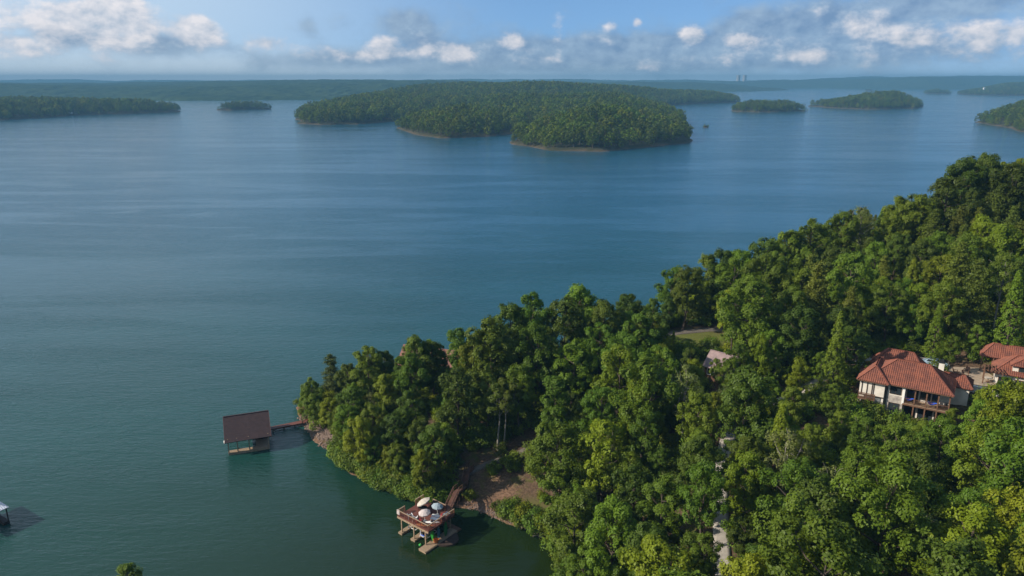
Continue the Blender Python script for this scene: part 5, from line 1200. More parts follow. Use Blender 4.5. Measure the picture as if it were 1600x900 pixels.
# local x runs along the eave away from us to the left, local y back
WL, WD = 7.0, 5.0
m = MB(); m.slab([(-.3, -.35, 2.95), (-.3, WD+.35, 2.95), (WL/2, WD/2, 4.3)], .08); m.slab([(-.3, -.35, 2.95), (WL/2, WD/2, 4.3), (WL+.3, -.35, 2.95)], .08)
m.slab([(-.3, WD+.35, 2.95), (WL+.3, WD+.35, 2.95), (WL/2, WD/2, 4.3)], .08); m.slab([(WL+.3, -.35, 2.95), (WL+.3, WD+.35, 2.95), (WL/2, WD/2, 4.3)], .08)
roof = m.build('roof', M['whitemetal'], wd)
m = MB(); ap = Vector((WL/2, WD/2, 4.3))
c4 = [Vector(p) for p in ((-.3, -.35, 2.95), (WL+.3, -.35, 2.95), (WL+.3, WD+.35, 2.95), (-.3, WD+.35, 2.95))]
for a, b_ in zip(c4, c4[1:]+c4[:1]):
    mid = (a+b_)/2; n = int((b_-a).length/.3)
    for k in range(1, n):
        p = a.lerp(b_, k/n); f = 1-abs(k/n-.5)*2; m.bar(p+Vector((0, 0, .02)), p+(ap-mid)*f+Vector((0, 0, .02)), .05, .05)
tag(m.build('rib', M['whitemetal'], roof), kind='stuff')
for x, y in ((0, 0), (WL, 0), (0, WD), (WL, WD), (WL/2, 0), (WL/2, WD)): MB().bar((x, y, -1.4), (x, y, 3.0), .15).build('post', M['darkwood'], wd)
MB().box(-.1, WL, -.1, .8, -.05, .5).box(-.1, WL, WD-.8, WD+.1, -.05, .5).box(WL-1., WL, .8, WD-.8, -.05, .5).build('float', M['darkwood'], wd)
MB().bar((0, 0, 2.85), (WL, 0, 2.85), .12, .25).bar((0, WD, 2.85), (WL, WD, 2.85), .12, .25).bar((0, 0, 2.85), (0, WD, 2.85), .12, .25).build('beam', M['darkwood'], wd)

# ---------------------------------------------------------------- two-level party dock in the cove
UA = math.atan2(-4.3, 5.4)
DK = Vector((-18.3, 102.4, 0))
dk = thing('party_dock', 'two-level dock with red-brown sun deck over boat slips', 'dock', DK, UA)
dm = Matrix.Translation(DK) @ Matrix.Rotation(UA, 4, 'Z')
DX, DY, DZ = 6.9, 5.9, 3.0
def W(x, y, z=DZ): return dm @ Vector((x, y, z))
df = MB().box(0, DX, 0, DY, DZ-.32, DZ-.07).build('deck_frame', M['redwood'], dk)
plank_deck(0, DX, 0, DY, DZ, 'plank', M['redwood'], df, 'y', .15)
MB().bar((-.03, -.04, DZ-.2), (DX+.03, -.04, DZ-.2), .07, .3).build('fascia_board', M['tanwood'], dk)
for nm, p0, p1 in (('railing', (0, .05, DZ), (DX, .05, DZ)), ('railing', (DX-.05, .1, DZ), (DX-.05, DY, DZ)), ('railing', (.05, .1, DZ), (.05, 1.6, DZ)), ('railing', (2.2, DY-.05, DZ), (5.1, DY-.05, DZ)), ('railing', (.05, 4.0, DZ), (.05, DY-.05, DZ))):
    m = MB(); railing(m, p0, p1, 1.0); ra = m.build(nm, M['redwood'], dk)
    MB().bar(Vector(p0)+Vector((0, 0, 1.05)), Vector(p1)+Vector((0, 0, 1.05)), .16, .05).build('top_rail', M['tanwood'], ra)
for x in (.75, 3.55, 6.1):
    for y in (.15, DY-.15): MB().bar((x, y, -1.6), (x, y, DZ-.3), .17).build('post', M['tanwood'], dk)
for i, (x0, x1, y0, y1) in enumerate(((.3, 1.1, -.25, DY), (3.1, 4.0, -.25, DY), (6.0, 7.5, -1.3, DY))):
    f = MB().box(x0, x1, y0, y1, -.15, .24).build('float', M['tanwood'], dk)
    plank_deck(x0-.04, x1+.04, y0-.04, y1, .30, 'plank', M['tanwood'], f, 'x' if x1-x0 > 5 else 'y')
f = MB().box(0, 7.5, DY, DY+.9, -.15, .24).build('float', M['brownwood'], dk); plank_deck(0, 7.5, DY, DY+.9, .30, 'plank', M['brownwood'], f, 'x')
# dark rounded swim platform on the shaded side
n = 14; rim = [(7.55+1.9*math.sin(k*math.pi/n), 2.2+(4.6-2.2)*k/n+.9*(1-math.cos(k*math.pi/n))-.9, 0) for k in range(n+1)]
MB().hull([(x, y, -.1) for x, y, _ in rim], [(x, y, .28) for x, y, _ in rim]).build('swim_platform', M['darkwood'], dk)
m = MB()
for x in (1.5, 2.7): m.bar((x, .8, .9), (x, 3.6, .9), .09).bar((x, .9, .9), (x, .9, 2.7), .07).bar((x, 3.5, .9), (x, 3.5, 2.7), .07)
m.bar((1.5, 1.2, .9), (2.7, 1.2, .9), .08).bar((1.5, 3.2, .9), (2.7, 3.2, .9), .08); m.build('boat_lift', M['white'], dk)
m = MB()
for x in (4.3, 5.6): m.bar((x, .6, .8), (x, 3.8, .8), .09).bar((x, .8, .8), (x, .8, 2.7), .07).bar((x, 3.6, .8), (x, 3.6, 2.7), .07)
m.bar((4.3, 1.2, .8), (5.6, 1.2, .8), .08).bar((4.3, 3.2, .8), (5.6, 3.2, .8), .08); m.build('boat_lift', M['white'], dk)
# stairs from the deck up the bank
sw = thing('stairway', 'red-brown wooden walkway with handrails climbing from the party dock', 'walkway', W(5.8, DY, 0), 0)
P = [W(5.4, DY-.02), Vector((-9.4, 109.2, 3.15)), Vector((-8.3, 113.2, gz(-8.3, 113.2)+.9)), Vector((-8.0, 116.4, gz(-8, 116.4)+.55)), Vector((-7.2, 118.1, gz(-7.2, 118.1)+.25))]
P = [p-sw.location for p in P]
tr, ha = MB(), MB()
for a, b_ in zip(P, P[1:]):
    d = (b_-a); n_ = Vector((-d.y, d.x, 0)).normalized(); k = int(d.length/.22)
    for i in range(k):
        p = a.lerp(b_, (i+.5)/k); tr.bar(p-n_*.48, p+n_*.48, .2, .05)
    for s in (-1, 1):
        o = n_*.49*s; ha.bar(a+o+Vector((0, 0, .95)), b_+o+Vector((0, 0, .95)), .1, .06).bar(a+o+Vector((0, 0, .5)), b_+o+Vector((0, 0, .5)), .05, .05).bar(a+o-Vector((0, 0, .12)), b_+o-Vector((0, 0, .12)), .07, .2)
        for i in range(3):
            p = a.lerp(b_, i/2.5)+o; MB().bar(p+Vector((0, 0, -1.6)), p+Vector((0, 0, 1.0)), .1).build('post', M['brownwood'], sw)
tag(tr.build('tread', M['walkwood'], sw), kind='stuff'); ha.build('handrail', M['walkwood'], sw)

def umbrella(name, lab, loc, r, m1, tilt, az_, h=1.6, grp='sun umbrellas on the party dock'):
    t = thing(name, lab, 'sun umbrella', loc, az_, grp)
    MB().lathe([(.28, 0), (.28, .07), (.05, .1)], 10).build('base', M['grey'], t)
    MB().tube((0, 0, .05), (0, 0, h*.8), .03).tube((0, 0, h*.8), (math.sin(tilt)*h*.3, 0, h*.8+math.cos(tilt)*h*.3), .03).build('pole', M['white'], t)
    mt = Matrix.Translation((math.sin(tilt)*h*.22, 0, h*.8+math.cos(tilt)*h*.22)) @ Matrix.Rotation(tilt, 4, 'Y')
    n = 8; m = MB(); top = mt @ Vector((0, 0, .30)); rim = [mt @ Vector((r*math.cos(2*math.pi*k/n), r*math.sin(2*math.pi*k/n), -.12)) for k in range(n)]
    mid = [mt @ Vector((r*.55*math.cos(2*math.pi*k/n), r*.55*math.sin(2*math.pi*k/n), .15)) for k in range(n)]
    sag = [mt @ Vector((r*.93*math.cos(2*math.pi*(k+.5)/n), r*.93*math.sin(2*math.pi*(k+.5)/n), -.12)) for k in range(n)]
    for k in range(n):
        j = (k+1) % n
        m.face([top, mid[k], mid[j]]).face([mid[k], rim[k], sag[k]]).face([mid[k], sag[k], mid[j]]).face([mid[j], sag[k], rim[j]])
        m.face([rim[k], rim[k]+mt.to_3x3() @ Vector((0, 0, -.14)), sag[k]+mt.to_3x3() @ Vector((0, 0, -.14)), sag[k]]).face([sag[k], sag[k]+mt.to_3x3() @ Vector((0, 0, -.14)), rim[j]+mt.to_3x3() @ Vector((0, 0, -.14)), rim[j]])
    cn = m.build('canopy', m1, t)
    m = MB()
    for k in range(n): m.bar(top, rim[k], .025, .02)
    m.build('rib', M['white'], cn)
umbrella('sun_umbrella', 'big tilted cream umbrella at the back left of the party dock', W(2.1, 3.9), 1.2, M['cream'], .5, 2.9)
umbrella('sun_umbrella', 'blue-grey umbrella at the back right of the party dock', W(4.7, 4.3), .95, M['bluegrey'], .12, 0)
umbrella('sun_umbrella', 'pinkish white umbrella near the front rail of the party dock', W(4.4, 1.75), .98, M['pinkwhite'], -.1, .6)
def chair(lab, loc, rz, m1, grp, cat='chair', name='deck_chair', s=1.):
    t = thing(name, lab, cat, loc, rz, grp); t.scale = (s, s, s)
    MB().hull([(-.3, -.3, .36), (.3, -.3, .36), (.3, .28, .28), (-.3, .28, .28)], [(-.3, -.3, .40), (.3, -.3, .40), (.3, .28, .32), (-.3, .28, .32)]).build('seat', m1, t)
    MB().hull([(-.3, .26, .28), (.3, .26, .28), (.3, .32, .28), (-.3, .32, .28)], [(-.24, .56, 1.0), (.24, .56, 1.0), (.24, .61, 1.0), (-.24, .61, 1.0)]).build('backrest', m1, t)
    for sx in (-1, 1):
        MB().box(sx*.36-.06, sx*.36+.06, -.34, .42, .56, .59).build('armrest', m1, t)
        MB().bar((sx*.34, -.3, 0), (sx*.34, -.28, .56), .06).build('leg', m1, t); MB().bar((sx*.30, .5, 0), (sx*.30, .2, .34), .06).build('leg', m1, t)
chair('white deck chair nearer the left corner of the party dock', W(1.9, .9), R(200), M['white'], 'white deck chairs on the party dock')
chair('white deck chair next to the red one by the dock rail', W(3.0, .95), R(170), M['white'], 'white deck chairs on the party dock')
chair('red deck chair at the front rail of the party dock', W(4.0, .65), R(200), M['red'], None)
for i, (x, y, a, lab) in enumerate(((1.7, 3.6, 90, 'dark patio chair left of the table under the cream umbrella'), (3.1, 3.3, -60, 'dark patio chair right of the table under the cream umbrella'), (2.5, 5.2, 0, 'dark patio chair behind the cream umbrella'))):
    chair(lab, W(x, y), UA+R(a), M['black'], 'dark patio chairs round the dock table')
t = thing('patio_table', 'round dark patio table shaded by the cream umbrella', 'table', W(2.4, 3.5), 0)
MB().lathe([(.02, .70), (.6, .70), (.6, .74), (.02, .74)], 16).build('tabletop', M['black'], t); MB().tube((0, 0, 0), (0, 0, .7), .04).lathe([(.3, 0), (.3, .04), (.05, .06)], 10).build('pedestal', M['black'], t)
def lounger(lab, loc, rz):
    t = thing('sun_lounger', lab, 'sun lounger', loc, rz, 'red and white loungers on the party dock')
    MB().box(-.3, .3, -.9, .35, .3, .38).hull([(-.3, .35, .3), (.3, .35, .3), (.3, .4, .38), (-.3, .4, .38)], [(-.3, .9, .74), (.3, .9, .74), (.3, .92, .82), (-.3, .92, .82)]).build('cushion', M['white'], t)
    MB().hull([(-.29, .62, .60), (.29, .62, .60), (.29, .66, .70), (-.29, .66, .70)], [(-.29, .92, .82), (.29, .92, .82), (.29, .92, .92), (-.29, .92, .92)]).build('pillow', M['red'], t)
    for x in (-.26, .26):
        for y in (-.8, .5): MB().bar((x, y, 0), (x, y, .32), .05).build('leg', M['white'], t)
lounger('white lounger with red pillow nearer the blue-grey umbrella', W(5.35, 3.55), UA-R(70))
lounger('white lounger with red pillow nearer the dock corner', W(5.75, 2.85), UA-R(70))
def board(lab, name, cat, loc, rz, L, wd_, m1, m2, grp=None, rx=0.):
    """paddle board or kayak: a tapered, closed hull with a deck"""
    t = thing(name, lab, cat, loc, rz, grp); t.rotation_euler = (rx, 0, rz)
    n = 9; prof = [(L*(k/(n-1.)-.5), wd_/2*max(.06, math.sin(math.pi*min(max(k/(n-1.), .02), .98))**.6)) for k in range(n)]
    loop = [(x, -w_) for x, w_ in prof]+[(x, w_) for x, w_ in prof[::-1]]
    MB().hull([(x*.94, y*.6, 0) for x, y in loop], [(x, y, .14) for x, y in loop]).build('hull', m1, t)
    MB().hull([(x*.98, y*.96, .14) for x, y in loop], [(x*.9, y*.72, .22) for x, y in loop]).build('deck', m2, t)
    MB().lathe([(.02, .24), (wd_*.28, .24), (wd_*.32, .26), (wd_*.28, .22)], 10, (-.1, 0)).build('cockpit', M['black'], t)
board('orange paddle board with pale edge along the front rail', 'paddle_board', 'paddle board', W(5.3, .75), UA+R(28), 2.9, .72, M['cream'], M['orange'])
board('white paddle board lying on the dock beside the pinkish umbrella', 'paddle_board', 'paddle board', W(5.7, 2.1), UA+R(38), 2.4, .6, M['white'], M['white'])
t = thing('cooler', 'teal storage box against the right rail of the party dock', 'storage box', W(6.3, 4.7), UA)
MB().box(-.35, .35, -.5, .5, 0, .5).build('body', M['steelblue'], t); MB().box(-.38, .38, -.53, .53, .5, .58).build('lid', M['bluegrey'], t)
# kayaks hung upright under the deck, tub, jet ski
board('bright green kayak stood upright under the party dock', 'kayak', 'kayak', W(6.35, 1.2, 1.6), UA, 2.5, .7, M['green'], M['green'], 'kayaks under the party dock', 0)
bpy.context.view_layer.update()
def stand(o, x, y, lean, base=.32, L=2.5):
    o.matrix_world = Matrix.Translation(W(x, y, base+L/2)) @ Matrix.Rotation(UA+R(-75), 4, 'Z') @ Matrix.Rotation(R(-90+lean), 4, 'Y')
ky = [o for o in bpy.data.objects if o.name.startswith('kayak')]
stand(ky[0], 6.35, 1.3, 5)
k2 = copy_tree(ky[0]); k2['label'] = 'darker green kayak against the right rear post under the party dock'; stand(k2, 7.0, 3.6, -4)
k3 = copy_tree(ky[0]); k3['label'] = 'teal kayak upright between the two green ones'
for c in k3.children:
    c.data = c.data.copy(); c.data.materials[0] = M['steelblue']
for c in k2.children:
    c.data = c.data.copy()
    c.data.materials[0] = mat('deep_green_plastic', (.015, .14, .03), .4)
stand(k3, 6.7, 2.3, 0, L=2.2); k3.scale = (.86, .86, .86)
t = thing('tub', 'orange-brown tub on the lower float of the party dock', 'tub', W(6.9, 1.6, .30), 0)
MB().lathe([(.02, .02), (.36, .02), (.46, .5), (.40, .5), (.32, .1), (.02, .1)], 12).build('body', M['orange'], t); MB().lathe([(.40, .5), (.49, .5), (.49, .56), (.40, .56)], 12).build('rim', M['orange'], t)
t = thing('jet_ski', 'white and dark blue jet ski on the lift under the party dock', 'jet ski', W(4.95, 1.7, .85), UA+R(90))
pr = [(-1.3, .42), (-.6, .5), (.3, .46), (.9, .3), (1.35, .05)]; lp = [(x, -y) for x, y in pr]+[(x, y) for x, y in pr[::-1]]
MB().hull([(x*.85, y*.5, 0) for x, y in lp], [(x, y, .38) for x, y in lp]).build('hull', M['white'], t)
MB().hull([(x*.95, y*.9, .38) for x, y in lp], [(x*.75+.1, y*.4, .62) for x, y in lp]).build('cowl', M['blue'], t)
MB().hull([(-1.2, -.2, .5), (-.1, -.2, .5), (-.1, .2, .5), (-1.2, .2, .5)], [(-1.15, -.14, .8), (-.2, -.14, .72), (-.2, .14, .72), (-1.15, .14, .8)]).build('saddle', M['black'], t)
MB().tube((.1, 0, .55), (-.05, 0, .95), .05).tube((-.05, -.35, .97), (-.05, .35, .97), .03).build('handlebar', M['black'], t)
t = thing('swim_float', 'small bright green float in the water under the party dock', 'float', W(5.2, -.2, .02), .3)
MB().lathe([(.02, -.1), (.22, -.08), (.27, .04), (.2, .16), (.02, .18)], 10).build('body', M['green'], t, smooth=True); MB().tube((0, 0, .16), (.05, 0, .3), .02).build('handle', M['white'], t)
t = thing('towel', 'pinkish towel hung over the left corner rail of the party dock', 'towel', W(0, .05, DZ), UA)
m = MB()
for y0, y1 in ((-.06, -.03), (.03, .06)): m.hull([(-.1, y0-.03, .35), (.5, y0-.03, .35), (.5, y1-.03, .35), (-.1, y1-.03, .35)], [(-.1, y0, 1.06), (.5, y0, 1.06), (.5, y1, 1.06), (-.1, y1, 1.06)])
m.box(-.1, .5, -.06, .06, 1.08, 1.11); m.build('cloth', M['pinkwhite'], t)
# ---------------------------------------------------------------- tiled roofs
def tiled(name, planes, parent, m1, course=.42, pitch=.30, cap=True):
    """planes: lists of 3-4 corners, first two along the eave; a solid slab with rows of barrel tiles on it"""
    sl, tl, cp = MB(), MB(), MB()
    for pl in planes:
        p = [Vector(x) for x in pl]; e = (p[1]-p[0]).normalized(); n = e.cross(p[2]-p[0]).normalized()
        if n.z < 0: n = -n
        up = n.cross(e).normalized()
        if up.z < 0: up = -up
        sl.slab(p, .14)
        q2 = [((x-p[0]).dot(e), (x-p[0]).dot(up)) for x in p]
        umin, umax = min(a for a, b in q2), max(a for a, b in q2)
        k = int((umax-umin)/pitch)
        for i in range(k):
            u = umin+(i+.5)*(umax-umin)/k
            vs = []
            for (a, b), (c, d) in zip(q2, q2[1:]+q2[:1]):
                if (a > u) != (c > u): vs.append(b+(u-a)*(d-b)/(c-a))
            if len(vs) < 2: continue
            v0, v1 = min(vs), max(vs)
            if v1-v0 < .1: continue
            nc = max(1, int(round((v1-v0)/course))); h = pitch*.36
            for j in range(nc):
                a, b = v0+(v1-v0)*j/nc, v0+(v1-v0)*(j+1)/nc
                lift = .03+rk.uniform(-.008, .008)
                def q(du, v, z): return p[0]+e*(u+du)+up*v+n*z
                A = [q(-h, a, .01), q(-h*.5, a, .07+lift), q(h*.5, a, .07+lift), q(h, a, .01)]
                Bq = [q(-h*.85, b+.04, .008), q(-h*.42, b+.04, .055), q(h*.42, b+.04, .055), q(h*.85, b+.04, .008)]
                tl.face([A[0], A[1], Bq[1], Bq[0]]).face([A[1], A[2], Bq[2], Bq[1]]).face([A[2], A[3], Bq[3], Bq[2]]).face(A)
        if cap:
            for a, b in zip(p[1:], p[2:]+p[:1]):
                cp.bar(a+n*.06, b+n*.06, .24, .12)
    r = sl.build(name, m1, parent)
    tag(tl.build('roof_tile', m1, r), kind='stuff')
    if cap: cp.build('ridge_tile', M['tiledark'], r)
    return r
def hip(x0, x1, y0, y1, ez, rz, h0=None, h1=None):
    """four planes of a hipped roof, ridge along x"""
    ym = (y0+y1)/2; a = x0+(h0 if h0 is not None else (y1-y0)/2); b = x1-(h1 if h1 is not None else (y1-y0)/2)
    return [[(x0, y0, ez), (x1, y0, ez), (b, ym, rz), (a, ym, rz)], [(x1, y1, ez), (x0, y1, ez), (a, ym, rz), (b, ym, rz)],
            [(x0, y1, ez), (x0, y0, ez), (a, ym, rz)], [(x1, y0, ez), (x1, y1, ez), (b, ym, rz)]]
def hip_y(x0, x1, y0, y1, ez, rz, h0, h1):
    xm = (x0+x1)/2; a = y0+h0; b = y1-h1
    return [[(x0, y0, ez), (x1, y0, ez), (xm, a, rz)], [(x1, y1, ez), (x0, y1, ez), (xm, b, rz)],
            [(x0, y1, ez), (x0, y0, ez), (xm, a, rz), (xm, b, rz)], [(x1, y0, ez), (x1, y1, ez), (xm, b, rz), (xm, a, rz)]]
def window(parent, x0, x1, y, z0, z1, nx=2, nz=1, m1='brownwood', face=-1):
    """frame, glass and bars on a wall that faces -y (local); face=-1 or +1"""
    f = .07; m = MB(); a, b = sorted((y+face*.05, y-face*.05))
    m.box(x0-f, x0+.02, a, b, z0-f, z1+f).box(x1-.02, x1+f, a, b, z0-f, z1+f).box(x0+.02, x1-.02, a, b, z0-f, z0+.02).box(x0+.02, x1-.02, a, b, z1-.02, z1+f)
    for k in range(1, nx): xx = x0+(x1-x0)*k/nx; m.box(xx-.03, xx+.03, a+.01, b-.01, z0+.02, z1-.02)
    for k in range(1, nz): zz = z0+(z1-z0)*k/nz; m.box(x0+.02, x1-.02, a+.015, b-.015, zz-.03, zz+.03)
    w_ = m.build('window', M[m1], parent)
    a, b = sorted((y+face*.015, y-face*.03)); MB().box(x0+.02, x1-.02, a, b, z0+.02, z1-.02).build('pane', M['glass'], w_)
    return w_
# ---------------------------------------------------------------- big house on the slope
HA = R(-33); HO = Vector((62.05, 111.65, 14.0))
hm_ = Matrix.Translation(HO) @ Matrix.Rotation(HA, 4, 'Z')
def HW(x, y, z): return hm_ @ Vector((x, y, z-14.0))
h = thing('house', 'big cream house with hipped clay-tile roofs and a two-storey balcony', 'house', HO, HA)
Z = lambda z: z-14.0
EZ = Z(22.0)
# walls
MB().box(-3.2, 9.0, 2.0, 7.7, Z(12.5), EZ).box(.1, 2.45, .15, 2.0, Z(12.5), EZ).box(-3.2, 4.2, 7.7, 11.5, Z(16), EZ).box(6.2, 11.4, 6.4, 10.3, Z(15), Z(21.3)).build('wall', M['plaster'], h)
MB().box(-4.1, -.35, -.5, 2.0, Z(12), EZ).box(-4.1, -3.2, 2.0, 7, Z(12), EZ).build('wing_wall', M['plaster'], h)
MB().box(-4.14, -.31, -.54, -.5, Z(12), Z(18.6)).box(.06, 2.49, .11, .15, Z(12.4), Z(20.0)).build('stone_facing', M['stone'], h)
tiled('roof', hip(-3.8, 9.4, -.45, 8.2, EZ-.05, Z(25.0), 4.4, 4.1), h, M['tile'])
tiled('wing_roof', hip_y(-4.6, .15, -1.05, 7.6, EZ-.02, Z(24.1), 2.3, 2.4), h, M['tile'])
tiled('back_roof', hip(-3.8, 4.9, 7.0, 12.2, EZ-.1, Z(24.7), 2.4, 2.4), h, M['tile'])
tiled('side_roof', hip(5.6, 11.8, 5.9, 10.9, Z(21.3), Z(22.7), 2.0, 1.4), h, M['tile'])
ch = MB().box(6.55, 7.35, 5.8, 6.6, Z(21.8), Z(25.0)).build('chimney', M['plaster'], h)
MB().box(6.48, 7.42, 5.73, 6.67, Z(25.0), Z(25.12)).box(6.7, 7.2, 5.95, 6.45, Z(25.12), Z(25.5)).build('chimney_cap', M['black'], ch)
MB().tube((-3.4, 3.4, EZ+.1), (-3.4, 3.4, EZ+1.0), .09).build('vent_pipe', M['black'], h)
# wing: timber strips and band, small balcony, lower window
m = MB()
for x in (-3.75, -2.95, -2.2, -1.95): m.box(x-.07, x+.07, -.57, -.5, Z(19.4), EZ-.12)
m.box(-4.14, -.31, -.58, -.5, Z(19.25), Z(19.42)); m.build('timber_strip', M['darkwood'], h)
bl = MB().box(-4.1, -1.55, -1.35, -.54, Z(18.75), Z(18.95)).build('balcony', M['brownwood'], h)
m = MB()
for x in (-4.05, -2.85, -1.6): m.box(x-.05, x+.05, -1.35, -1.25, Z(18.95), Z(19.9))
m.box(-4.1, -1.55, -1.36, -1.24, Z(19.85), Z(19.93))
for k in range(22): m.box(-4.0+k*.11, -3.95+k*.11, -1.32, -1.28, Z(18.95), Z(19.85))
m.build('railing', M['brownwood'], bl)
window(h, -3.9, -1.6, -.56, Z(16.4), Z(18.0), 3, 2)
# side return of the wing and main left bay
window(h, .45, 2.05, .12, Z(20.25), Z(21.7), 2, 1, 'darkwood')
window(h, .5, 2.0, .08, Z(17.0), Z(18.6), 2, 1, 'darkwood')
MB().box(2.3, 2.62, -.12, .2, Z(18.8), EZ-.1).build('pillar', M['white'], h)
# balcony on the right: floor, posts, rails, openings behind
bl = MB().box(2.45, 9.1, -.15, 2.0, Z(18.75), Z(19.0)).build('balcony', M['brownwood'], h)
plank_deck(2.5, 9.05, -.12, 1.98, Z(19.04), 'plank', M['tanwood'], bl, 'x', .16, .04)
for x in (4.1, 5.75, 7.4, 8.95): MB().bar((x, 0, Z(13.0)), (x, 0, EZ-.1), .2).build('post', M['brownwood'], h)
MB().bar((2.5, 0, EZ-.2), (9.1, 0, EZ-.2), .16, .28).build('beam', M['brownwood'], h)
m = MB()
for x0, x1 in ((2.65, 4.0), (4.2, 5.65), (5.85, 7.3), (7.5, 8.85)):
    m.bar((x0, 0, Z(19.95)), (x1, 0, Z(19.95)), .1, .06).bar((x0, 0, Z(19.2)), (x1, 0, Z(19.2)), .05, .07)
    k = int((x1-x0)/.14)
    for i in range(1, k): m.bar((x0+(x1-x0)*i/k, 0, Z(19.2)), (x0+(x1-x0)*i/k, 0, Z(19.95)), .03)
m.build('railing', M['brownwood'], bl)
window(h, 2.9, 4.4, 1.97, Z(19.1), Z(21.3), 2, 1, 'darkwood'); window(h, 4.8, 6.2, 1.97, Z(19.5), Z(21.3), 2, 1, 'darkwood'); window(h, 6.5, 7.4, 1.97, Z(19.1), Z(21.3), 1, 1, 'darkwood')
window(h, 2.8, 4.3, 1.97, Z(15.6), Z(18.3), 2, 1, 'darkwood'); window(h, 4.8, 6.8, 1.97, Z(15.6), Z(18.3), 3, 1, 'darkwood'); window(h, 7.2, 8.6, 1.97, Z(15.8), Z(18.2), 2, 1, 'darkwood')
MB().box(2.45, 9.2, -1.4, 2.0, Z(12.5), Z(15.45)).build('lower_terrace', M['stone'], h)
# gutters and the back-wing gable window
MB().bar((.1, -.5, EZ-.12), (9.4, -.5, EZ-.12), .1, .1).bar((-4.6, -1.1, EZ-.1), (.15, -1.1, EZ-.1), .1, .1).build('gutter', M['brownwood'], h)
def hammock(lab, x0, x1, y, z):
    t = thing('hammock', lab, 'hammock', HW((x0+x1)/2, y, z), HA, 'blue hammocks on the house balcony')
    L = (x1-x0)/2; n = 10; top, bot = [], []
    m = MB()
    rows = []
    for k in range(n+1):
        u = -1+2*k/n; zz = .45*u*u; w_ = .48*(1-u*u)**.6+.03
        rows.append([(u*L*.86, -w_, zz+.25*(1-u*u)), (u*L*.86, -w_*.5, zz+.04), (u*L*.86, w_*.5, zz+.04), (u*L*.86, w_, zz+.25*(1-u*u))])
    for a, b in zip(rows, rows[1:]):
        for i in range(3): m.face([a[i], b[i], b[i+1], a[i+1]]); m.face([tuple(Vector(p)-Vector((0, 0, .02))) for p in (a[i+1], b[i+1], b[i], a[i])])
    m.build('cloth', M['blue'], t)
    MB().tube((-L*.86, 0, .45), (-L, 0, .8), .02).tube((L*.86, 0, .45), (L, 0, .8), .02).build('rope', M['white'], t)
hammock('blue hammock slung in the left bay of the house balcony', 2.65, 4.1, .25, 19.55)
hammock('blue hammock slung in the third bay of the house balcony', 5.75, 7.4, .25, 19.55)
chair('dark round-backed chair on the right end of the house balcony', HW(7.9, .8, 19.04), HA, M['black'], 'dark chairs on the house balcony')
chair('dark chair by the last post of the house balcony', HW(8.6, .8, 19.04), HA+.2, M['black'], 'dark chairs on the house balcony')
chair('orange chair on the lower terrace, left one', HW(2.9, -.6, 15.45), HA, M['orange'], 'orange chairs below the balcony')
chair('orange chair on the lower terrace, right one', HW(3.9, -.6, 15.45), HA+.3, M['orange'], 'orange chairs below the balcony')
t = thing('patio_table', 'small orange-brown table beside the lower terrace chairs', 'table', HW(8.0, -.7, 15.45), HA)
MB().box(-.5, .5, -.4, .4, .68, .73).build('tabletop', M['orange'], t)
for sx in (-.42, .42):
    for sy in (-.32, .32): MB().bar((sx, sy, 0), (sx, sy, .68), .06).build('leg', M['orange'], t)
# cars behind the house
def car(lab, loc, rz, m1):
    t = thing('parked_car', lab, 'car', loc, rz, 'cars parked behind the big house')
    side = [(-2.2, .35), (-2.25, .75), (-1.5, .95), (1.0, .98), (2.1, .82), (2.2, .4)]
    MB().hull([(x, -.88, z) for x, z in side], [(x, .88, z) for x, z in side]).build('body', m1, t)
    cab = [(-1.55, .95), (-1.1, 1.42), (.3, 1.44), (1.1, .97)]
    c = MB().hull([(x, -.78 if z < 1.2 else -.66, z) for x, z in cab], [(x, .78 if z < 1.2 else .66, z) for x, z in cab]).build('cabin', m1, t)
    MB().hull([(.38, -.62, 1.41), (1.06, -.72, 1.0), (1.1, -.72, 1.02), (.42, -.62, 1.44)], [(.38, .62, 1.41), (1.06, .72, 1.0), (1.1, .72, 1.02), (.42, .62, 1.44)]).build('windscreen', M['glass'], t)
    MB().hull([(-1.5, -.72, 1.0), (-1.13, -.62, 1.39), (-1.16, -.62, 1.42), (-1.55, -.72, 1.02)], [(-1.5, .72, 1.0), (-1.13, .62, 1.39), (-1.16, .62, 1.42), (-1.55, .72, 1.02)]).build('rear_window', M['glass'], t)
    for s in (-1, 1): MB().hull([(-1.25, s*.785, 1.0), (.85, s*.785, 1.0), (.2, s*.70, 1.37), (-1.0, s*.70, 1.37)], [(-1.25, s*.80, 1.0), (.85, s*.80, 1.0), (.2, s*.715, 1.37), (-1.0, s*.715, 1.37)]).build('side_window', M['glass'], t)
    for x in (-1.35, 1.35):
        for s in (-1, 1):
            w_ = MB().tube((x, s*.72, .33), (x, s*.92, .33), .33, .33, 14).build('wheel', M['rubber'], t); MB().tube((x, s*.90, .33), (x, s*.935, .33), .19, .19, 10).build('rim', M['grey'], w_)
    for s in (-.6, .6):
        MB().box(2.12, 2.2, s-.18, s+.18, .6, .74).build('headlight', M['white'], t); MB().box(-2.28, -2.2, s-.15, s+.15, .62, .76).build('taillight', M['red'], t)
car('silver-blue parked car, left one behind the big house roof', (73.6, 125.6, gz(73.6, 125.6)+.05), R(-35), M['carsilver'])
car('pale blue parked car, right one behind the big house roof', (77.0, 124.2, gz(77, 124.2)+.05), R(-48), mat('pale_blue_paint', (.26, .36, .45), .3, None, 1., .6))

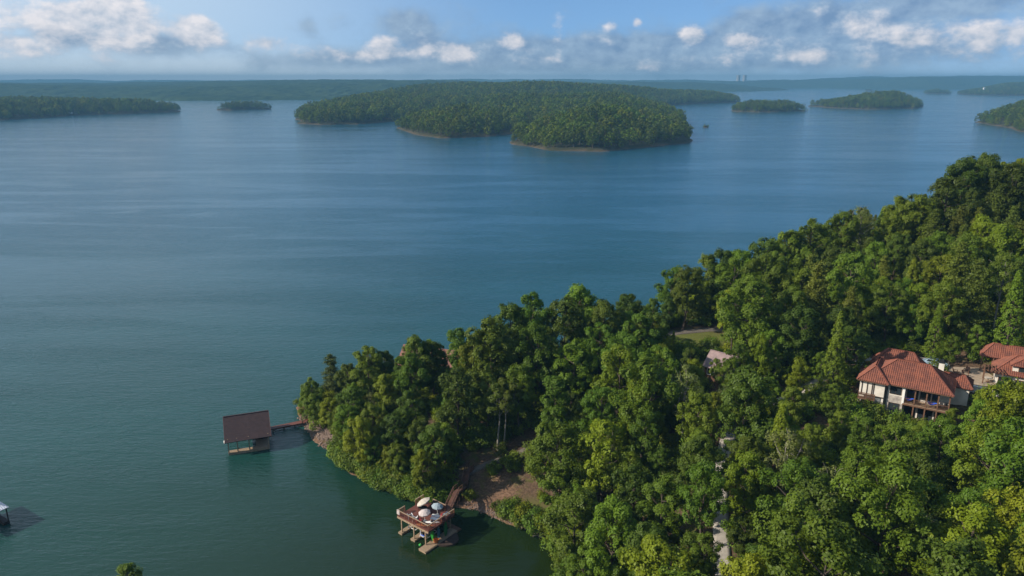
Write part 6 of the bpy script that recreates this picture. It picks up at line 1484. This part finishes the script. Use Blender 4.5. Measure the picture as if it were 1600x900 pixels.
# ---------------------------------------------------------------- patio, pergola, retaining wall
def pave(name, poly, z0, z1, m1, lab): return tag(MB().hull([(x, y, z0) for x, y in poly], [(x, y, z1) for x, y in poly]).build(name, m1), lab, kind='structure')
pave('patio', [(76.6, 115.9), (81.0, 113.4), (84.3, 117.6), (84.6, 123), (78, 123.6)], 15, 20.05, M['paving'], 'tan paved patio between the two tile-roofed houses')
pave('forecourt', [(68.5, 125.2), (78, 123.4), (80, 127.5), (71, 130)], 15, 19.95, M['concrete'], 'pale forecourt behind the big house')
rw = thing('retaining_wall', 'white retaining wall below the patio', 'wall', (76.4, 115.6, 17.0), math.atan2(-2.6, 4.6))
MB().box(0, 6.0, -.12, .12, -2, 3.05).build('wall', M['white'], rw); MB().box(-.03, 6.03, -.18, .18, 3.05, 3.2).build('coping', M['white'], rw)
pg = thing('pergola', 'brown timber pergola on the tan patio', 'pergola', (80.6, 116.0, 20.05), HA)
for x in (0, 2.6):
    for y in (0, 2.6): MB().bar((x, y, 0), (x, y, 2.4), .18).build('post', M['brownwood'], pg)
for y in (0, 2.6): MB().bar((-.4, y, 2.45), (3.0, y, 2.45), .12, .22).build('beam', M['brownwood'], pg)
for k in range(6): MB().bar((k*.52, -.4, 2.6), (k*.52, 3.0, 2.6), .07, .16).build('rafter', M['brownwood'], pg)
t = thing('patio_table', 'tan round table under the brown pergola', 'table', (81.9, 116.6, 20.05), 0)
MB().lathe([(.02, .7), (.65, .7), (.65, .75), (.02, .75)], 14).build('tabletop', M['cream'], t); MB().tube((0, 0, 0), (0, 0, .7), .06).lathe([(.35, 0), (.35, .05), (.05, .07)], 10).build('pedestal', M['brownwood'], t)
for i, (x, y, a, lab) in enumerate(((79.2, 118.6, .6, 'brown timber chair on the patio, nearest the pergola'), (78.4, 120.0, 1.4, 'brown timber chair at the left edge of the patio'), (80.6, 120.6, -.8, 'brown timber chair at the back of the patio'))):
    chair(lab, (x, y, 20.05), a, M['brownwood'], 'brown timber chairs on the patio', s=1.15)
# ---------------------------------------------------------------- second tile-roofed house, cut by the right edge
H2 = Vector((81.9, 116.2, 18.5)); h2 = thing('house', 'second clay-tiled cream house cut by the right edge', 'house', H2, HA)
z2 = lambda z: z-18.5
MB().box(.6, 10.4, .5, 6.6, -3, z2(22.0)).box(1.2, 9.0, 6.6, 9.4, -1, z2(23.0)).build('wall', M['plaster'], h2)
tiled('roof', hip(0, 11.2, -.1, 7.2, z2(22.0), z2(24.6), 3.4, 3.4), h2, M['tile'])
tiled('back_roof', hip(-1.9, 9.8, 5.4, 9.9, z2(22.9), z2(24.9), 1.8, 2.2), h2, M['tile'])
dr = MB().box(2.9, 6.4, .75, 3.4, z2(22.2), z2(23.75)).build('dormer', M['plaster'], h2)
tiled('dormer_roof', [[(2.5, .25, z2(23.7)), (6.8, .25, z2(23.7)), (4.65, 2.0, z2(24.9))], [(2.5, 4.4, z2(23.7)), (2.5, .25, z2(23.7)), (4.65, 2.0, z2(24.9)), (4.65, 4.4, z2(24.9))], [(6.8, .25, z2(23.7)), (6.8, 4.4, z2(23.7)), (4.65, 4.4, z2(24.9)), (4.65, 2.0, z2(24.9))]], h2, M['tile'])
window(dr, 3.8, 5.6, .72, z2(22.65), z2(23.45), 2, 1)
window(h2, 1.2, 2.6, .47, z2(19.6), z2(21.2), 2, 1); window(h2, 3.6, 5.2, .47, z2(19.6), z2(21.2), 2, 1)
for x, y in ((-1.5, 5.7), (-1.5, 9.4), (.2, 5.7)): MB().bar((x, y, z2(19)), (x, y, z2(22.9)), .2).build('post', M['brownwood'], h2)
window(h2, 1.4, 2.2, 6.55, z2(20.2), z2(22.3), 1, 1)
# ---------------------------------------------------------------- roofs among the trees
def cottage(name, lab, loc, rz, L, D, wall_h, rise, m_roof, m_wall):
    t = thing(name, lab, 'house', loc, rz)
    m = MB().box(.4, L-.4, .4, D-.4, -2.5, wall_h); m.build('wall', m_wall, t)
    for x in (.4, L-.4): MB().hull([(x-.05, .4, wall_h), (x-.05, D-.4, wall_h), (x-.05, D/2, wall_h+rise-.15)], [(x+.05, .4, wall_h), (x+.05, D-.4, wall_h), (x+.05, D/2, wall_h+rise-.15)]).build('gable_end', m_wall, t)
    m = MB(); gable_roof(m, 0, L, 0, D, wall_h-.05, wall_h+rise, .15); r = m.build('roof', m_roof, t)
    sh = MB(); n = 16
    for side in (0, 1):
        for k in range(n):
            ya, yb = D/2*k/n, D/2*(k+1)/n; za, zb = wall_h-.05+(rise+.05)*k/n, wall_h-.05+(rise+.05)*(k+1)/n
            if side: ya, yb = D-ya, D-yb
            x = 0
            while x < L-.01:
                w_ = min(rk.uniform(.5, .95), L-x); d = rk.uniform(.03, .055)
                sh.face([(x, ya, za+d), (x+w_, ya, za+d), (x+w_, yb, zb+.012), (x, yb, zb+.012)]); sh.face([(x, ya, za), (x+w_, ya, za), (x+w_, ya, za+d), (x, ya, za+d)]); x += w_
    tag(sh.build('shingle', m_roof, r), kind='stuff')
    MB().bar((0, D/2, wall_h+rise+.04), (L, D/2, wall_h+rise+.04), .3, .07).build('ridge_cap', m_roof, r)
    for k in range(int(L/3)): window(t, 1+k*3, 2.3+k*3, .37, 1.0, 2.2, 2, 1, 'white')
    MB().box(L/2+.2, L/2+1.1, .34, .4, 0, 2.1).build('door', M['brownwood'], t)
    return t
cottage('cottage', 'small house with pink-grey shingle roof beside the lawn', (36.3, 130.2, gz(38, 131)), R(-42), 6.2, 6.0, 2.5, 2.4, M['greyshingle'], M['brownwood'])
cottage('lake_house', 'red-brown roofed house mostly hidden by the trees of the point', (-27.0, 158.6, gz(-20, 160)+.2), R(-18), 15, 8.5, 3.4, 3.4, M['redshingle'], M['brownwood'])
# ---------------------------------------------------------------- far things
def tower(lab, x, y):
    t = thing('cooling_tower', lab, 'cooling tower', (x, y, 0), 0, 'cooling towers on the horizon')
    MB().lathe([(30-12*math.sin(math.pi*min(1, k/7.5)*.62), 12+k*13.2) for k in range(9)], 24).build('shell', M['hazeconcrete'], t, smooth=True)
    MB().lathe([(29, 0), (30, 0), (30, 12), (29, 12)], 24).build('base_ring', M['hazeconcrete'], t)
tower('left cooling tower standing faintly beyond the far hills', 2262, 7600)
tower('right cooling tower standing faintly beyond the far hills', 2340, 7650)
def far_house(lab, x, y, z, s):
    t = thing('far_house', lab, 'house', (x, y, z), .4, 'white specks of houses on far shores'); t.scale = (s, s, s)
    MB().box(-5, 5, -4, 4, -6, 5).build('wall', M['white'], t); m = MB(); gable_roof(m, -5.4, 5.4, -4.5, 4.5, 5, 8.5, .2); m.build('roof', M['whitemetal'], t)
far_house('white house speck high on the far right hills', 3330, 6900, 72, 1.1)
far_house('white house speck on the far right shore', 2330, 3740, 30, .75)
far_house('white dock house at the water on the left spit', -908, 1545, 2.0, .6)
# ---------------------------------------------------------------- air
hz = MB().box(-8500, 8500, -1500, 9600, -5., 125.).build('haze', [])
hm = bpy.data.materials.new('haze'); hm.use_nodes = True; hm.node_tree.nodes.clear()
vq = NT(hm.node_tree); pv = vq.add('ShaderNodeVolumePrincipled')
pv.inputs['Color'].default_value = (.16, .37, .57, 1); pv.inputs['Density'].default_value = HAZE; pv.inputs['Anisotropy'].default_value = 0.0
vq.l.new(pv.outputs[0], vq.add('ShaderNodeOutputMaterial').inputs['Volume'])
hz.data.materials.append(hm); tag(hz, 'thin blue summer haze over the lake', kind='stuff')
